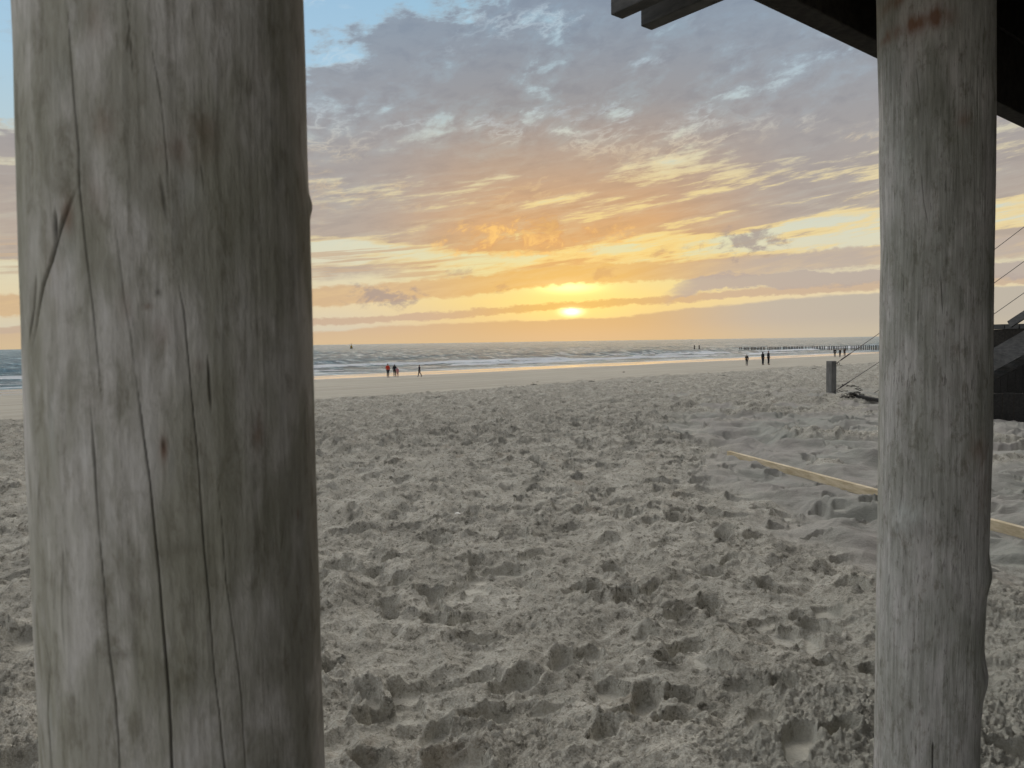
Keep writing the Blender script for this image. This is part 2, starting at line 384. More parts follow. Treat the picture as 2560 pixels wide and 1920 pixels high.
def build_raster(x0, x1, y0, y1, res, dens, seed, near):
    nx = int((x1 - x0) / res) + 1; ny = int((y1 - y0) / res) + 1
    gx, gy = np.meshgrid(x0 + np.arange(nx) * res, y0 + np.arange(ny) * res, indexing='ij')
    rough, dune, gran = masks(gx, gy)
    amp = rough * (1 - dune * 0.85)
    wx = gx + 0.12 * fbm(gx * 2.2, gy * 2.2, 31, 2); wy = gy + 0.12 * fbm(gx * 2.2, gy * 2.2, 35, 2)
    h = 1.45 * (0.055 * fbm(wx * .75, wy * .75, 241, 2) + 0.040 * fbm(wx * 1.15, wy * 1.15, 41, 3) + 0.044 * ridged(wx * 2.3, wy * 2.3, 45, 4, 0.55) + 0.020 * ridged(wx * 5.2, wy * 5.2, 245, 3, 0.55)) * amp * (1 - 0.45 * gran)
    if near: h += (0.010 * ridged(wx * 8, wy * 8, 48, 3, 0.6) + 0.015 * billow(wx * 6, wy * 6, 248, 4, .7)) * amp
    h += 2.9 * dune * rough * (0.055 * (1 - np.abs(vn(wx * 1.0 + 0.3 * vn(gx, gy, 58), wy * 1.7, 51)) * 2) * 0.6 + 0.030 * fbm(wx * 2.0, wy * 3.2, 52, 2) + 0.010 * ridged(wx * 2.6, wy * 6.0, 252, 3))
    h += (1 - rough) * 0.006 * fbm(gx * 1.4, gy * 1.4, 55, 3)
    smooth = np.zeros_like(h)
    rs = np.random.RandomState(seed)
    n = int((x1 - x0) * (y1 - y0) * dens)
    cx = rs.uniform(x0 + .3, x1 - .3, n); cy = rs.uniform(y0 + .3, y1 - .3, n)
    r0, d0, g0 = masks(cx, cy); s0 = s_of(cx, cy)
    keep = (rs.rand(n) < (r0 * (1 - d0 * 0.5) * (1 - g0 * 0.45) + 0.02)) & (s0 < 60)
    prints = [(float(a), float(b_), None) for a, b_ in zip(cx[keep], cy[keep])]
    if near:
        for zx, zy, th_, L_, W_, D_ in ((1265, 1120, 1.2, .15, .085, .085), (1890, 1075, .5, .14, .075, .09), (375, 930, 1.5, .10, .07, .045), (720, 935, .75, .17, .065, .07),
                (860, 1380, .2, .15, .09, .07), (350, 1400, .7, .19, .10, .06), (1205, 1335, .1, .12, .05, .05), (1870, 1320, .2, .10, .07, .07), (1840, 1470, .4, .13, .09, .09),
                (1470, 1530, 1.2, .13, .07, .07), (1570, 840, .9, .14, .09, .07), (1860, 435, .4, .13, .07, .07), (1230, 335, .3, .15, .09, .06), (130, 490, .2, .15, .10, .06),
                (1880, 310, .6, .16, .10, .08), (470, 385, .2, .15, .09, .05), (1100, 640, .8, .14, .07, .055), (950, 690, .3, .20, .10, .06), (1540, 400, 1.3, .14, .09, .07),
                (80, 700, 1.2, .17, .12, .06), (700, 1590, .3, .16, .09, .05), (2690, 1597, .5, .12, .06, .06), (2330, 940, .3, .14, .08, .06), (540, 1240, .15, .20, .07, .06)):
            d_ = ray(800 + zx * .4822, 1100 + zy * .4822); q_ = (2.92 - H) / d_.z
            prints.append((d_.x * q_, d_.y * q_, (th_, L_ * .85, W_ * .85, D_ * .75)))
    for X0, Y0, fixed in prints:
        th = rs.normal(0.9, 0.9) if rs.rand() < .7 else rs.uniform(0, 6.28)
        L = rs.uniform(.07, .15); W = rs.uniform(.045, .075); D = rs.uniform(.024, .074)
        if fixed: th, L, W, D = fixed
        if not near: L *= 1.2; W *= 1.3; D *= 1.1
        hw = L * 1.9; i0 = max(0, int((X0 - hw - x0) / res)); i1 = min(nx, int((X0 + hw - x0) / res) + 2)
        j0 = max(0, int((Y0 - hw - y0) / res)); j1 = min(ny, int((Y0 + hw - y0) / res) + 2)
        ax = gx[i0:i1, j0:j1] - X0; ay = gy[i0:i1, j0:j1] - Y0
        a = ax * math.cos(th) + ay * math.sin(th); b = -ax * math.sin(th) + ay * math.cos(th)
        bw = W * (1 + 0.22 * a / L) 
        wob = vn(ax * 22 + X0 * 7, ay * 22 + Y0 * 7, 61) * 0.16 if near else 0
        e = np.sqrt((np.abs(a) / L) ** 2.4 + (np.abs(b) / bw) ** 2.4) + wob
        hh = h[i0:i1, j0:j1]
        m = sstep(1.03, 0.86, e)
        ci = min(max(int((X0 - x0) / res), 0), nx - 1); cj = min(max(int((Y0 - y0) / res), 0), ny - 1)
        cen = h[ci, cj] * 0.4 + hh.mean() * 0.6
        tilt = rs.uniform(-0.10, 0.10)
        floor = cen - D + a * tilt + b * rs.uniform(-.1, .1) + 0.10 * D * (e * e)
        rimn = 0.75 + 0.5 * vn(ax * 30, ay * 30 + X0, 63) if near else 1.0
        side_r = 0.6 + 0.4 * np.tanh(a / L * rs.uniform(-2, 2))
        rim = D * 0.62 * np.exp(-((e - 1.22) / 0.22) ** 2) * rimn * side_r
        h[i0:i1, j0:j1] = hh * (1 - m) + floor * m + rim * (1 - m)
        sm = smooth[i0:i1, j0:j1]; smooth[i0:i1, j0:j1] = np.maximum(sm * (1 - np.exp(-((e - 1.2) / .3) ** 2) * .8), m)
    return dict(x0=x0, y0=y0, x1=x1, y1=y1, res=res, h=h, s=smooth)
RA = build_raster(-7, 11, 1.2, 15.5, 0.010, 9.0, 5, True)
RB = build_raster(-45, 75, 10, 78, 0.07, 3.4, 6, False)
def samp(Rr, key, x, y):
    fx = np.clip((x - Rr['x0']) / Rr['res'], 0, Rr[key].shape[0] - 1.001); fy = np.clip((y - Rr['y0']) / Rr['res'], 0, Rr[key].shape[1] - 1.001)
    i = fx.astype(int); j = fy.astype(int); fx = fx - i; fy = fy - j; T = Rr[key]
    return (T[i, j] * (1 - fx) + T[i + 1, j] * fx) * (1 - fy) + (T[i, j + 1] * (1 - fx) + T[i + 1, j + 1] * fx) * fy
def inside(Rr, x, y, m):
    return sstep(0, m, x - Rr['x0']) * sstep(0, m, Rr['x1'] - x) * sstep(0, m, y - Rr['y0']) * sstep(0, m, Rr['y1'] - y)
def ground(x, y, full=False):
    x = np.asarray(x, float); y = np.asarray(y, float)
    z = base_z(x, y)
    wa = inside(RA, x, y, 1.0); wb = inside(RB, x, y, 3.0) * (1 - wa)
    hA = samp(RA, 'h', x, y); hB = samp(RB, 'h', x, y)
    out = 0.03 * fbm(x * 1.1, y * 1.1, 41, 3) * sstep(30, 24, s_of(x, y))
    z = z + hA * wa + hB * wb + out * (1 - wa - wb)
    # little drift of blown sand round the post
    z = z + 0.10 * np.exp(-(((x - POST[0]) / 1.4) ** 2 + ((y - POST[1] + .4) / 1.0) ** 2))
    if not full: return z
    rough, dune, gran = masks(x, y)
    smo = samp(RA, 's', x, y) * wa
    rr = np.hypot(x, y)
    lump = sstep(-0.35, 0.25, fbm(x * 1.7, y * 1.7, 77, 2)) * 0.7 + 0.3
    tr = (1 - smo) * rough * (1 - dune)
    z = z + tr * lump * (billow(x * 13, y * 13, 71, 2, .8) * 0.012 * sstep(24, 11, rr) + billow(x * 28, y * 28, 75, 3, .8) * 0.012 * sstep(12, 6, rr) + billow(x * 65, y * 65, 79, 2, .8) * 0.008 * sstep(7, 4, rr))
    z = z + rough * (1 - dune * .8) * (0.090 * billow(x * 2.6, y * 2.9, 91, 4, .75) + 0.03 * ridged(x * 1.6, y * 1.9, 95, 3)) * sstep(9, 14, rr)
    g = (0.020 * billow(x * 20, y * 20, 81, 3, 0.75) + 0.014 * np.abs(fbm(x * 11, y * 11, 85, 2))) * gran * (1 - smo)
    z = z + g * 0.75 * sstep(12, 7, rr)
    ux, uy = PLK[2] - PLK[0], PLK[3] - PLK[1]; L2 = ux * ux + uy * uy
    tq = np.clip(((x - PLK[0]) * ux + (y - PLK[1]) * uy) / L2, 0, 1)
    dq = np.hypot(x - PLK[0] - tq * ux, y - PLK[1] - tq * uy)
    z = z - np.exp(-(dq / 0.20) ** 4) * np.maximum(z - (2.905 + 0.012 * vn(x * 3, y * 3, 97)), 0)      # the plank has pressed itself a bed
    return z, rough * (1 - dune), np.maximum(smo, 0), dune, gran
POST = (8.27, 19.9)
PLK = (2.906, 10.294, 4.12, 5.34)

def polar(az0, az1, daz, radii):
    dense = np.arange(az0, az1 + 1e-6, daz)
    left = np.arange(-180, az0, 3.0); right = np.arange(az1 + 3.0, 180, 3.0)
    az = np.radians(np.concatenate([left, dense, right]))
    rr, aa = np.meshgrid(radii, az, indexing='ij')
    return rr * np.sin(aa), rr * np.cos(aa), len(az)
rad = [0.02, .3, .6, .9, 1.2, 1.5, 1.75]
r = 1.9
while r < 7: rad.append(r); r *= 1.0030
while r < 120: rad.append(r); r *= 1.0042
while r < 400: rad.append(r); r *= 1.012
while r < 40000: rad.append(r); r *= 1.15
rad = np.array(rad)
gx, gy, nc = polar(-44, 46, 0.088, rad)
z, a_rough, a_smooth, a_dune, a_gran = ground(gx, gy, True)
V = np.stack([gx.ravel(), gy.ravel(), z.ravel()], 1)
s_arr = s_of(gx, gy)
me = grid_mesh('beach_sand', V, len(rad), nc, dict(sea=np.clip(s_arr, -500, 500), rough=a_rough, smooth=a_smooth, dune=a_dune, gran=a_gran), wrap=True)
m_sand, t, b = newmat('sand', 0.95, 0.1)
tcg = t.nodes.new('ShaderNodeTexCoord').outputs['Object']
def attr(t, name):
    n = t.nodes.new('ShaderNodeAttribute'); n.attribute_name = name; return X(t, n.outputs['Fac'])
sea = attr(t, 'sea'); rg = attr(t, 'rough'); smo = attr(t, 'smooth'); du = attr(t, 'dune'); gr = attr(t, 'gran')
n1 = noise(t, tcg, 0.5, 5, .6); n2 = noise(t, tcg, 3.5, 6, .6); n3 = noise(t, tcg, 90, 4, .7)
sp2 = t.nodes.new('ShaderNodeSeparateXYZ'); t.links.new(tcg, sp2.inputs[0])
ox, oy = X(t, sp2.outputs[0]), X(t, sp2.outputs[1])
col = mix(t, rng(n2, .35, .7), (0.395, 0.374, 0.320), (0.560, 0.532, 0.462))
col = mix(t, rng(n3, .38, .62), mix(t, 1.0, col, (0.70, 0.69, 0.67), 'MULTIPLY'), col)
n4 = noise(t, tcg, 24, 6, .72, .3)
col = mix(t, rng(n4, .52, .62) * rg, col, mix(t, 1.0, col, (0.46, 0.45, 0.43), 'MULTIPLY'))     # random damp-dark crumbs; the tone also stands in for shade among clods
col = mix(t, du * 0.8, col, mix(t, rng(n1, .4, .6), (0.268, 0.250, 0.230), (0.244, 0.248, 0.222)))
col = mix(t, gr * 0.5, col, (0.37, 0.36, 0.31))
col = mix(t, rng(noise(t, tcg, 2.6, 4, .6), 0.62, 0.72, 0, .28) * rg, col, (0.30, 0.23, 0.16))     # damp brown sand turned up
col = mix(t, smo * 0.4, col, (0.43, 0.415, 0.36))
# packed tidal flat with thin dark drift lines running along the shore
al = (ox * 0.759 + oy * 0.651)
dl = noise(t, vec(t, al * 0.05, sea * 0.9, 0.0), 1.0, 5, .65, 0.3)
flat = rng(sea, 24, 30)
col = mix(t, flat, col, mix(t, rng(dl, .35, .65), (0.33, 0.305, 0.255), (0.45, 0.415, 0.345)))
col = mix(t, flat * rng(dl, .60, .66, 0, .6) * rng(sea, 60, 40), col, (0.16, 0.145, 0.12))
shore_n = noise(t, vec(t, al * 0.03, sea * 0.25, 4.0), 1.0, 3, .5)
wetf = rng(sea + (shore_n - 0.5) * 8.0, 83.0, 89.0)
rip = noise(t, vec(t, al * 0.04, sea * 0.55, 7.0), 1.0, 4, .55)
wetf = wetf * rng(rip, 0.60, 0.52, 0.55, 1.0)
col = mix(t, wetf, col, (0.12, 0.11, 0.10))
t.links.new(col, b.inputs['Base Color'])
rgh = rng(wetf, 0, 1, 0.95, 0.22, False); t.links.new(rgh.so, b.inputs['Roughness'])
t.links.new(rng(wetf, 0, 1, 0.1, 1.0, False).so, b.inputs['Specular IOR Level'])
gc = t.nodes.new('ShaderNodeVectorMath'); gc.operation = 'SCALE'; t.links.new(tcg, gc.inputs[0]); gc.inputs['Scale'].default_value = 1.0
hgt = ((noise(t, tcg, 45, 3, .7) - 0.5).abs() * 0.022 + (noise(t, tcg, 120, 3, .7) - 0.5).abs() * 0.010 + noise(t, tcg, 260, 3, .7) * 0.003) * (1.0 - smo * 0.75) * (1.0 - wetf) * (1.0 - du * 0.75) \
    + noise(t, tcg, 420, 2, .6) * 0.0006 + (noise(t, vec(t, ox * 5.0, oy * 13.0, 3.0), 1.0, 4, .6) * 0.022 + noise(t, tcg, 55, 4, .75) * 0.006) * du + (noise(t, tcg, 3.5, 7, .8) * 0.07 + noise(t, tcg, 20, 4, .7) * 0.015) * (rng(rg, 0, 1, 0.05, 1.0, False)) * (1.0 - wetf) * rng(oy, 6, 14) \
    + noise(t, vec(t, al * 0.5, sea * 2.5, 2.0), 1.0, 5, .7) * 0.035 * flat * (1.0 - wetf)
bp = t.nodes.new('ShaderNodeBump'); t.links.new(hgt.so, bp.inputs['Height']); bp.inputs['Distance'].default_value = 1.0; bp.inputs['Strength'].default_value = 1.0
t.links.new(bp.outputs[0], b.inputs['Normal'])
me_sand = me

# ------------------------------------------------------------------ sea
rad2 = []; r = 70.0
while r < 520: rad2.append(r); r *= 1.0036
while r < 45000: rad2.append(r); r *= 1.03
rad2 = np.array(rad2)
azs = np.radians(np.arange(-60, 50.01, 0.11))
rr, aa = np.meshgrid(rad2, azs, indexing='ij'); wx = rr * np.sin(aa); wy = rr * np.cos(aa)
s = s_of(wx, wy); l = wx * 0.759 + wy * 0.651
sw = s + 5.0 * fbm(l * 0.012, s * 0.010, 101, 3) + 1.2 * vn(l * 0.09, s * 0.05, 108)
lam = 15.0
ph = sw / lam
cr = (0.5 + 0.5 * np.cos(2 * np.pi * ph)) ** 3.0
ampn = sstep(-0.35, 0.35, fbm(l * 0.034 + np.floor(ph + .5) * 5.3, s * 0.0 + np.floor(ph + .5) * 3.1, 111, 2))
env = sstep(105, 128, s) * (1 - 0.45 * sstep(170, 260, s)) * sstep(700, 400, s)
hw = 0.62 * cr * ampn * env
chop = 0.20 * ridged(l * 0.10, s * 0.22, 121, 4, .55) * sstep(105, 150, s) + 0.03 * fbm(l * .5, s * .9, 131, 3) * sstep(106, 116, s)
hw = hw + chop * sstep(2500, 500, rr)
front = (0.5 + 0.5 * np.cos(2 * np.pi * (ph + 0.10))) ** 4.0
brk = sstep(0.58, 0.88, front * (0.15 + ampn * 1.1) + 0.60 * fbm(l * .22, s * .5, 141, 4)) * sstep(107, 114, s) * sstep(182, 140, s + 14 * fbm(l * .02, s * .02, 145, 2))
wash = 0.8 * sstep(0.20, 0.50, 0.5 * fbm(l * 0.07, s * 0.42, 151, 4) + 0.45 * np.cos(2 * np.pi * (sw / 5.2 + .3)) + 0.12) * sstep(101.0, 103.5, s) * sstep(134, 116, s)
caps = sstep(0.50, 0.66, ridged(l * 0.05, s * 0.16, 161, 4, .6)) * sstep(150, 190, s) * sstep(520, 260, s) * 0.25
foam = np.clip(brk + wash + caps, 0, 1)
V = np.stack([wx.ravel(), wy.ravel(), (hw).ravel()], 1)
me = grid_mesh('sea', V, len(rad2), len(azs), dict(foam=foam, sea=np.clip(s, -1000, 50000)))
m_sea, t, b = newmat('sea_water', 0.12, 0.5)
oc = t.nodes.new('ShaderNodeTexCoord').outputs['Object']
sp3 = t.nodes.new('ShaderNodeSeparateXYZ'); t.links.new(oc, sp3.inputs[0]); ox, oy = X(t, sp3.outputs[0]), X(t, sp3.outputs[1])
al = ox * 0.759 + oy * 0.651; ss = oy * 0.759 - ox * 0.651
fo = attr(t, 'foam')
fn = noise(t, vec(t, al * 0.35, ss * 0.30), 1.0, 7, .75)
fo2 = rng(fo * 0.9 + (fn - 0.5) * 2.2, 0.42, 0.80)
big = noise(t, vec(t, al * 0.010, ss * 0.03), 1.0, 5, .6)
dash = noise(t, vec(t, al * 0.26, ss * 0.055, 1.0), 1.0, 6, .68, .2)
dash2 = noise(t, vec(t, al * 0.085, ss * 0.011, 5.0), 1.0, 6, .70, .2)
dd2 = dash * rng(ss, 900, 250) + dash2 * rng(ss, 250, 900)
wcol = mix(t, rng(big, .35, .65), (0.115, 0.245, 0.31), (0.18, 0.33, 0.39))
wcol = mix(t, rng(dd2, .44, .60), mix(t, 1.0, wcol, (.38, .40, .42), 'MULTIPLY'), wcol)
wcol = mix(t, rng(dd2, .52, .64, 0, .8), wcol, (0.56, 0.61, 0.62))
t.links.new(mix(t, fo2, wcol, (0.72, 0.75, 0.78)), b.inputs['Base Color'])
t.links.new(rng(fo2, 0, 1, 0.28, 0.85, False).so, b.inputs['Roughness'])
b.inputs['IOR'].default_value = 1.19
wh = noise(t, vec(t, al * 0.25, ss * 0.7), 1.0, 8, .65, 0.3) * 1.9 + noise(t, vec(t, al * 0.045, ss * 0.13, 3.0), 1.0, 5, .65) * 6.5 + noise(t, vec(t, al * 1.4, ss * 2.6, 6.0), 1.0, 5, .65) * 0.16
calm = rng(ss, 103, 122, 0.06, 1.0)
bp = t.nodes.new('ShaderNodeBump'); t.links.new((wh * calm).so, bp.inputs['Height']); bp.inputs['Distance'].default_value = 1.0; bp.inputs['Strength'].default_value = 1.0
t.links.new(bp.outputs[0], b.inputs['Normal'])
me_sea = me

# ------------------------------------------------------------------ log pillars
def hit_cyl(px, py, ax, ay, r):
    d = ray(px, py); a = d.x ** 2 + d.y ** 2; bq = -(d.x * ax + d.y * ay); c = ax * ax + ay * ay - r * r
    disc = bq * bq - a * c
    if disc < 0: disc = 0
    tt = (-bq - math.sqrt(disc)) / a
    p = Vector((d.x * tt, d.y * tt, H + d.z * tt))
    face = math.atan2(-ay, -ax)                       # direction from axis to camera
    th = math.atan2(p.y - ay, p.x - ax) - face
    th = (th + math.pi) % (2 * math.pi) - math.pi
    return th, p.z
def pillar_mesh(name, Lpts, Rpts, dist, z0, z1, nz, cracks, spots, bumps, seed, rough_amp):
    # axis from mean silhouettes
    def conv(pts):
        out = []
        for p in pts:
            a, e = azel(*p); out.append((H + dist * math.tan(R(e)) / math.cos(R(0)), a))
        out.sort(); return np.array(out)
    Lc, Rc = conv(Lpts), conv(Rpts)
    zv0, zv1 = (3.95, 5.08) if dist < 1 else (3.25, 5.55)
    zs = np.concatenate([np.linspace(z0, zv0, 60)[:-1], np.linspace(zv0, zv1, nz - 120), np.linspace(zv1, z1, 62)[1:]]); nz = len(zs)
    def ext(c):
        # linear extrapolation past the measured ends, gently
        k0 = np.polyfit(c[:, 0], c[:, 1], 1)
        v = np.interp(zs, c[:, 0], c[:, 1]); ker = np.hanning(41); ker /= ker.sum()
        return np.convolve(np.pad(v, 20, 'edge'), ker, 'valid')
    aL, aR = np.radians(ext(Lc)), np.radians(ext(Rc))
    mid = (aL + aR) / 2; half = (aR - aL) / 2
    cxs = dist * np.sin(mid); cys = dist * np.cos(mid); rads = dist * np.sin(half)
    AX, AY, RR = cxs.mean(), cys.mean(), rads.mean()
    face = math.atan2(-AY, -AX)
    th = np.concatenate([np.linspace(-1.9, 1.9, 620), np.linspace(1.9, 2 * np.pi - 1.9, 62)[1:-1]])
    TH, Z = np.meshgrid(th, zs)
    THw = (TH + np.pi) % (2 * np.pi) - np.pi
    rr = np.repeat(rads[:, None], len(th), 1)
    arc = THw * RR
    # periodic noise through 3-D style coordinates: use cos/sin mix
    cxn, syn = np.cos(TH), np.sin(TH)
    disp = 0.0012 * fbm(cxn * 1.2 + Z * 0.8, syn * 1.2 + 5, seed, 2)
    fib = fbm(arc * 90 + 0.4 * fbm(Z * 2, arc * 8, seed + 5, 2), Z * 3.5, seed + 8, 4, .6)
    disp = disp + rough_amp * fib
    crack = np.zeros_like(Z); stain = np.zeros_like(Z); dark = np.zeros_like(Z); pale = np.zeros_like(Z)
    for pts, wmm, dep, dk in cracks:
        q = np.array([hit_cyl(px, py, AX, AY, RR) for px, py in pts]); o = np.argsort(q[:, 1]); q = q[o]
        zlo, zhi = q[0, 1], q[-1, 1]
        thc = np.interp(Z, q[:, 1], q[:, 0]) + 0.0025 * vn(Z * 14, Z * 0 + wmm, seed + 20) + 0.0015 * vn(Z * 70, Z * 0 + wmm, seed + 21)
        tap = sstep(zlo - .01, zlo + .05, Z) * sstep(zhi + .01, zhi - .05, Z)
        if q[0, 1] < H - 0.30 and dist < 1: tap = sstep(zhi + .01, zhi - .05, Z)
        if zhi - zlo < .12: tap = sstep(zlo - .006, zlo + .012, Z) * sstep(zhi + .006, zhi - .012, Z)
        wv = wmm * 0.001 * (0.75 + 0.5 * vn(Z * 9, Z * 0 + 3 * wmm, seed + 22)) * (0.35 + 0.65 * tap)
        g = np.exp(-((THw - thc) * RR / (wv * .42)) ** 2) * tap
        disp = disp - dep * 0.0006 * g; crack = np.maximum(crack, g * dk)
    for px, py, wpx, hpx, kind, amt in spots:
        t0, zc = hit_cyl(px, py, AX, AY, RR); ppm = F / (dist - RR)
        wv, hv = wpx / ppm / RR, hpx / ppm
        e = ((THw - t0) / wv) ** 2 + ((Z - zc) / hv) ** 2
        brk_ = 0.75 + 0.9 * fbm(arc * 60, Z * 22, seed + 30, 3)
        g = np.exp(-e * 0.9) * np.clip(brk_, 0.35, 1.4) * amt
        if kind == 'stain': stain = np.maximum(stain, g)
        elif kind == 'dark': dark = np.maximum(dark, g)
        else: pale = np.maximum(pale, g)
    for px, py, wpx, hpx, mm in bumps:
        t0, zc = hit_cyl(px, py, AX, AY, RR); ppm = F / (dist - RR)
        wv, hv = wpx / ppm / RR, hpx / ppm
        disp = disp + mm * 0.001 * np.exp(-(((THw - t0) / wv) ** 2 + ((Z - zc) / hv) ** 2))
    rr = rr + disp
    Xv = cxs[:, None] - AX + rr * np.cos(TH + face); Yv = cys[:, None] - AY + rr * np.sin(TH + face)
    Vv = np.stack([Xv.ravel(), Yv.ravel(), (Z - z0).ravel()], 1)
    me = grid_mesh(name, Vv, nz, len(th), dict(crack=np.clip(crack, 0, 1), stain=np.clip(stain, 0, 1), dark=np.clip(dark, 0, 1), pale=np.clip(pale, 0, 1)), wrap=True)
    bmx = bmesh.new(); bmx.from_mesh(me); bmx.verts.ensure_lookup_table()
    nt_ = len(th)
    bmx.faces.new([bmx.verts[(nz - 1) * nt_ + i] for i in range(nt_)]); bmx.faces.new([bmx.verts[i] for i in reversed(range(nt_))])
    bmx.to_mesh(me); bmx.free()
    return me, AX, AY, RR

def wood_mat(name, ca, cb, cc, cd, fib_dark, zscale, soft=1.0, ticks=0.0):
    m, t, b = newmat(name, 0.85, 0.2)
    oc = t.nodes.new('ShaderNodeTexCoord').outputs['Object']
    mp = t.nodes.new('ShaderNodeMapping'); t.links.new(oc, mp.inputs[0]); mp.inputs['Scale'].default_value = (1, 1, zscale)
    st = mp.outputs[0]
    mq = t.nodes.new('ShaderNodeMapping'); t.links.new(oc, mq.inputs[0]); mq.inputs['Scale'].default_value = (1, 1, .38)
    sq = mq.outputs[0]
    p1 = noise(t, sq, 13, 6, .62, .5); p2 = noise(t, sq, 30, 6, .65, .4); p3 = noise(t, sq, 7, 5, .6, .3)
    f1 = noise(t, st, 150, 5, .65); f2 = noise(t, st, 85, 6, .72, .2)
    col = mix(t, rng(p1, .42, .58), ca, cb)
    col = mix(t, rng(p3, .45, .65, 0, .7), col, cc)
    col = mix(t, rng(p2, .55, .72, 0, .6), col, cd)
    col = mix(t, rng(f2, .30, .60, .42 * soft, 0), col, mix(t, 1.0, col, fib_dark, 'MULTIPLY'))
    col = mix(t, rng(f1, .35, .65, .22 * soft, 0), col, mix(t, 1.0, col, fib_dark, 'MULTIPLY'))
    grime = noise(t, sq, 48, 6, .75, .3)
    col = mix(t, rng(p3, .47, .66, 0, .45 * soft), col, mix(t, 1.0, col, (.66, .64, .57), 'MULTIPLY'))
    col = mix(t, rng(grime, .50, .68, 0, .6 * soft), col, mix(t, 1.0, col, (.5, .48, .42), 'MULTIPLY'))
    if ticks > 0:
        mp2 = t.nodes.new('ShaderNodeMapping'); t.links.new(oc, mp2.inputs[0]); mp2.inputs['Scale'].default_value = (1, 1, .13)
        tk = noise(t, mp2.outputs[0], 170, 3, .55)
        col = mix(t, rng(tk, .62, .70, 0, ticks), col, (.07, .065, .055))
    col = mix(t, attr(t, 'pale') * .8, col, (.52, .54, .52))
    col = mix(t, attr(t, 'stain') * .85, col, (.19, .085, .045))
    col = mix(t, attr(t, 'dark') * .8, col, (.06, .05, .04))
    col = mix(t, attr(t, 'crack') * .92, col, (.025, .02, .016))
    t.links.new(col, b.inputs['Base Color'])
    bp = t.nodes.new('ShaderNodeBump'); t.links.new((f2 * .0025 + f1 * .0012 + grime * .001).so, bp.inputs['Height']); bp.inputs['Distance'].default_value = 1.0; bp.inputs['Strength'].default_value = .8 * soft
    t.links.new(bp.outputs[0], b.inputs['Normal'])
    return m

z5 = 1 / 1.728
def Z5(*pts): return [(x * z5, y * z5) for x, y in pts]
def Z6(*pts): return [(x * z5, 960 + y * z5) for x, y in pts]
LL = [(29, 0), (35, 116), (38, 289), (43, 463), (46, 579), (52, 752), (58, 949), (69, 1191), (78, 1365), (84, 1539), (93, 1712), (101, 1920)]
LR = [(761, 0), (767, 174), (770, 405), (774, 515), (778, 637), (781, 752), (785, 949), (793, 1249), (801, 1481), (804, 1654), (813, 1920)]
cracksL = [
    (Z5((262, -60), (270, 0), (285, 180), (310, 430), (335, 640), (340, 800), (355, 920), (375, 1100), (400, 1280), (420, 1450), (440, 1640)) + Z6((440, 0), (462, 130)), 1.5, 3, .75),
    (Z6((400, 60), (420, 350), (440, 620), (465, 900), (485, 1150), (510, 1350), (530, 1600), (540, 1800)), 2.3, 4, .88),
    (Z5((480, 850), (510, 1050), (545, 1300), (575, 1450), (598, 1640)) + Z6((603, 60),), 1.1, 1.2, .42),
    (Z6((598, -60), (600, 0), (625, 200), (660, 450), (690, 750), (715, 1050), (740, 1350), (757, 1659), (765, 1850)), 2.6, 6, .97),
    (Z5((760, 1150), (800, 1350), (825, 1600)) + Z6((830, 0), (862, 300), (885, 650), (915, 950), (935, 1250), (955, 1400), (982, 1659), (990, 1800)), 1.5, 3.5, .85),
    (Z6((945, 380), (985, 850), (1020, 1100), (1050, 1350), (1068, 1620)), 1.0, 2.5, .6),
    (Z5((900, 1540), (907, 1620)) + Z6((908, 0), (918, 110)), 2.0, 3, .95),
    (Z5((530, -30), (545, 120), (565, 330)), 1.2, 2, .5), (Z5((625, 60), (655, 260), (690, 430), (720, 700), (735, 960)), 1.2, 2, .5),
    (Z5((345, 785), (300, 880), (255, 1010), (225, 1130), (190, 1240), (168, 1380), (152, 1500)), 11.0, 7, .9),
    (Z5((238, 905), (240, 1050)), 11.0, 4, .95), (Z5((160, 1180), (152, 1340), (140, 1480)), 3.0, 3, .7),
    (Z5((862, 690), (880, 800)), 1.5, 2, .7), (Z5((1285, 1130), (1290, 1220)), 2.0, 3, .8),
    (Z6((1235, 590), (1225, 680), (1215, 740)), 1.5, 2, .7), (Z6((1272, 1110), (1278, 1190)), 1.5, 2, .7),
    (Z6((185, 450), (183, 510)), 2.5, 2, .8), (Z6((205, 1050), (235, 1200), (228, 1420), (245, 1660)), 4.0, 2, .45),
    (Z6((290, 700), (285, 950), (300, 1150)), 2.0, 1.5, .35), (Z5((690, 760), (720, 950)), 3.0, 2, .5), (Z5((545, 110), (540, 230)), 2.5, 1.5, .4),
]
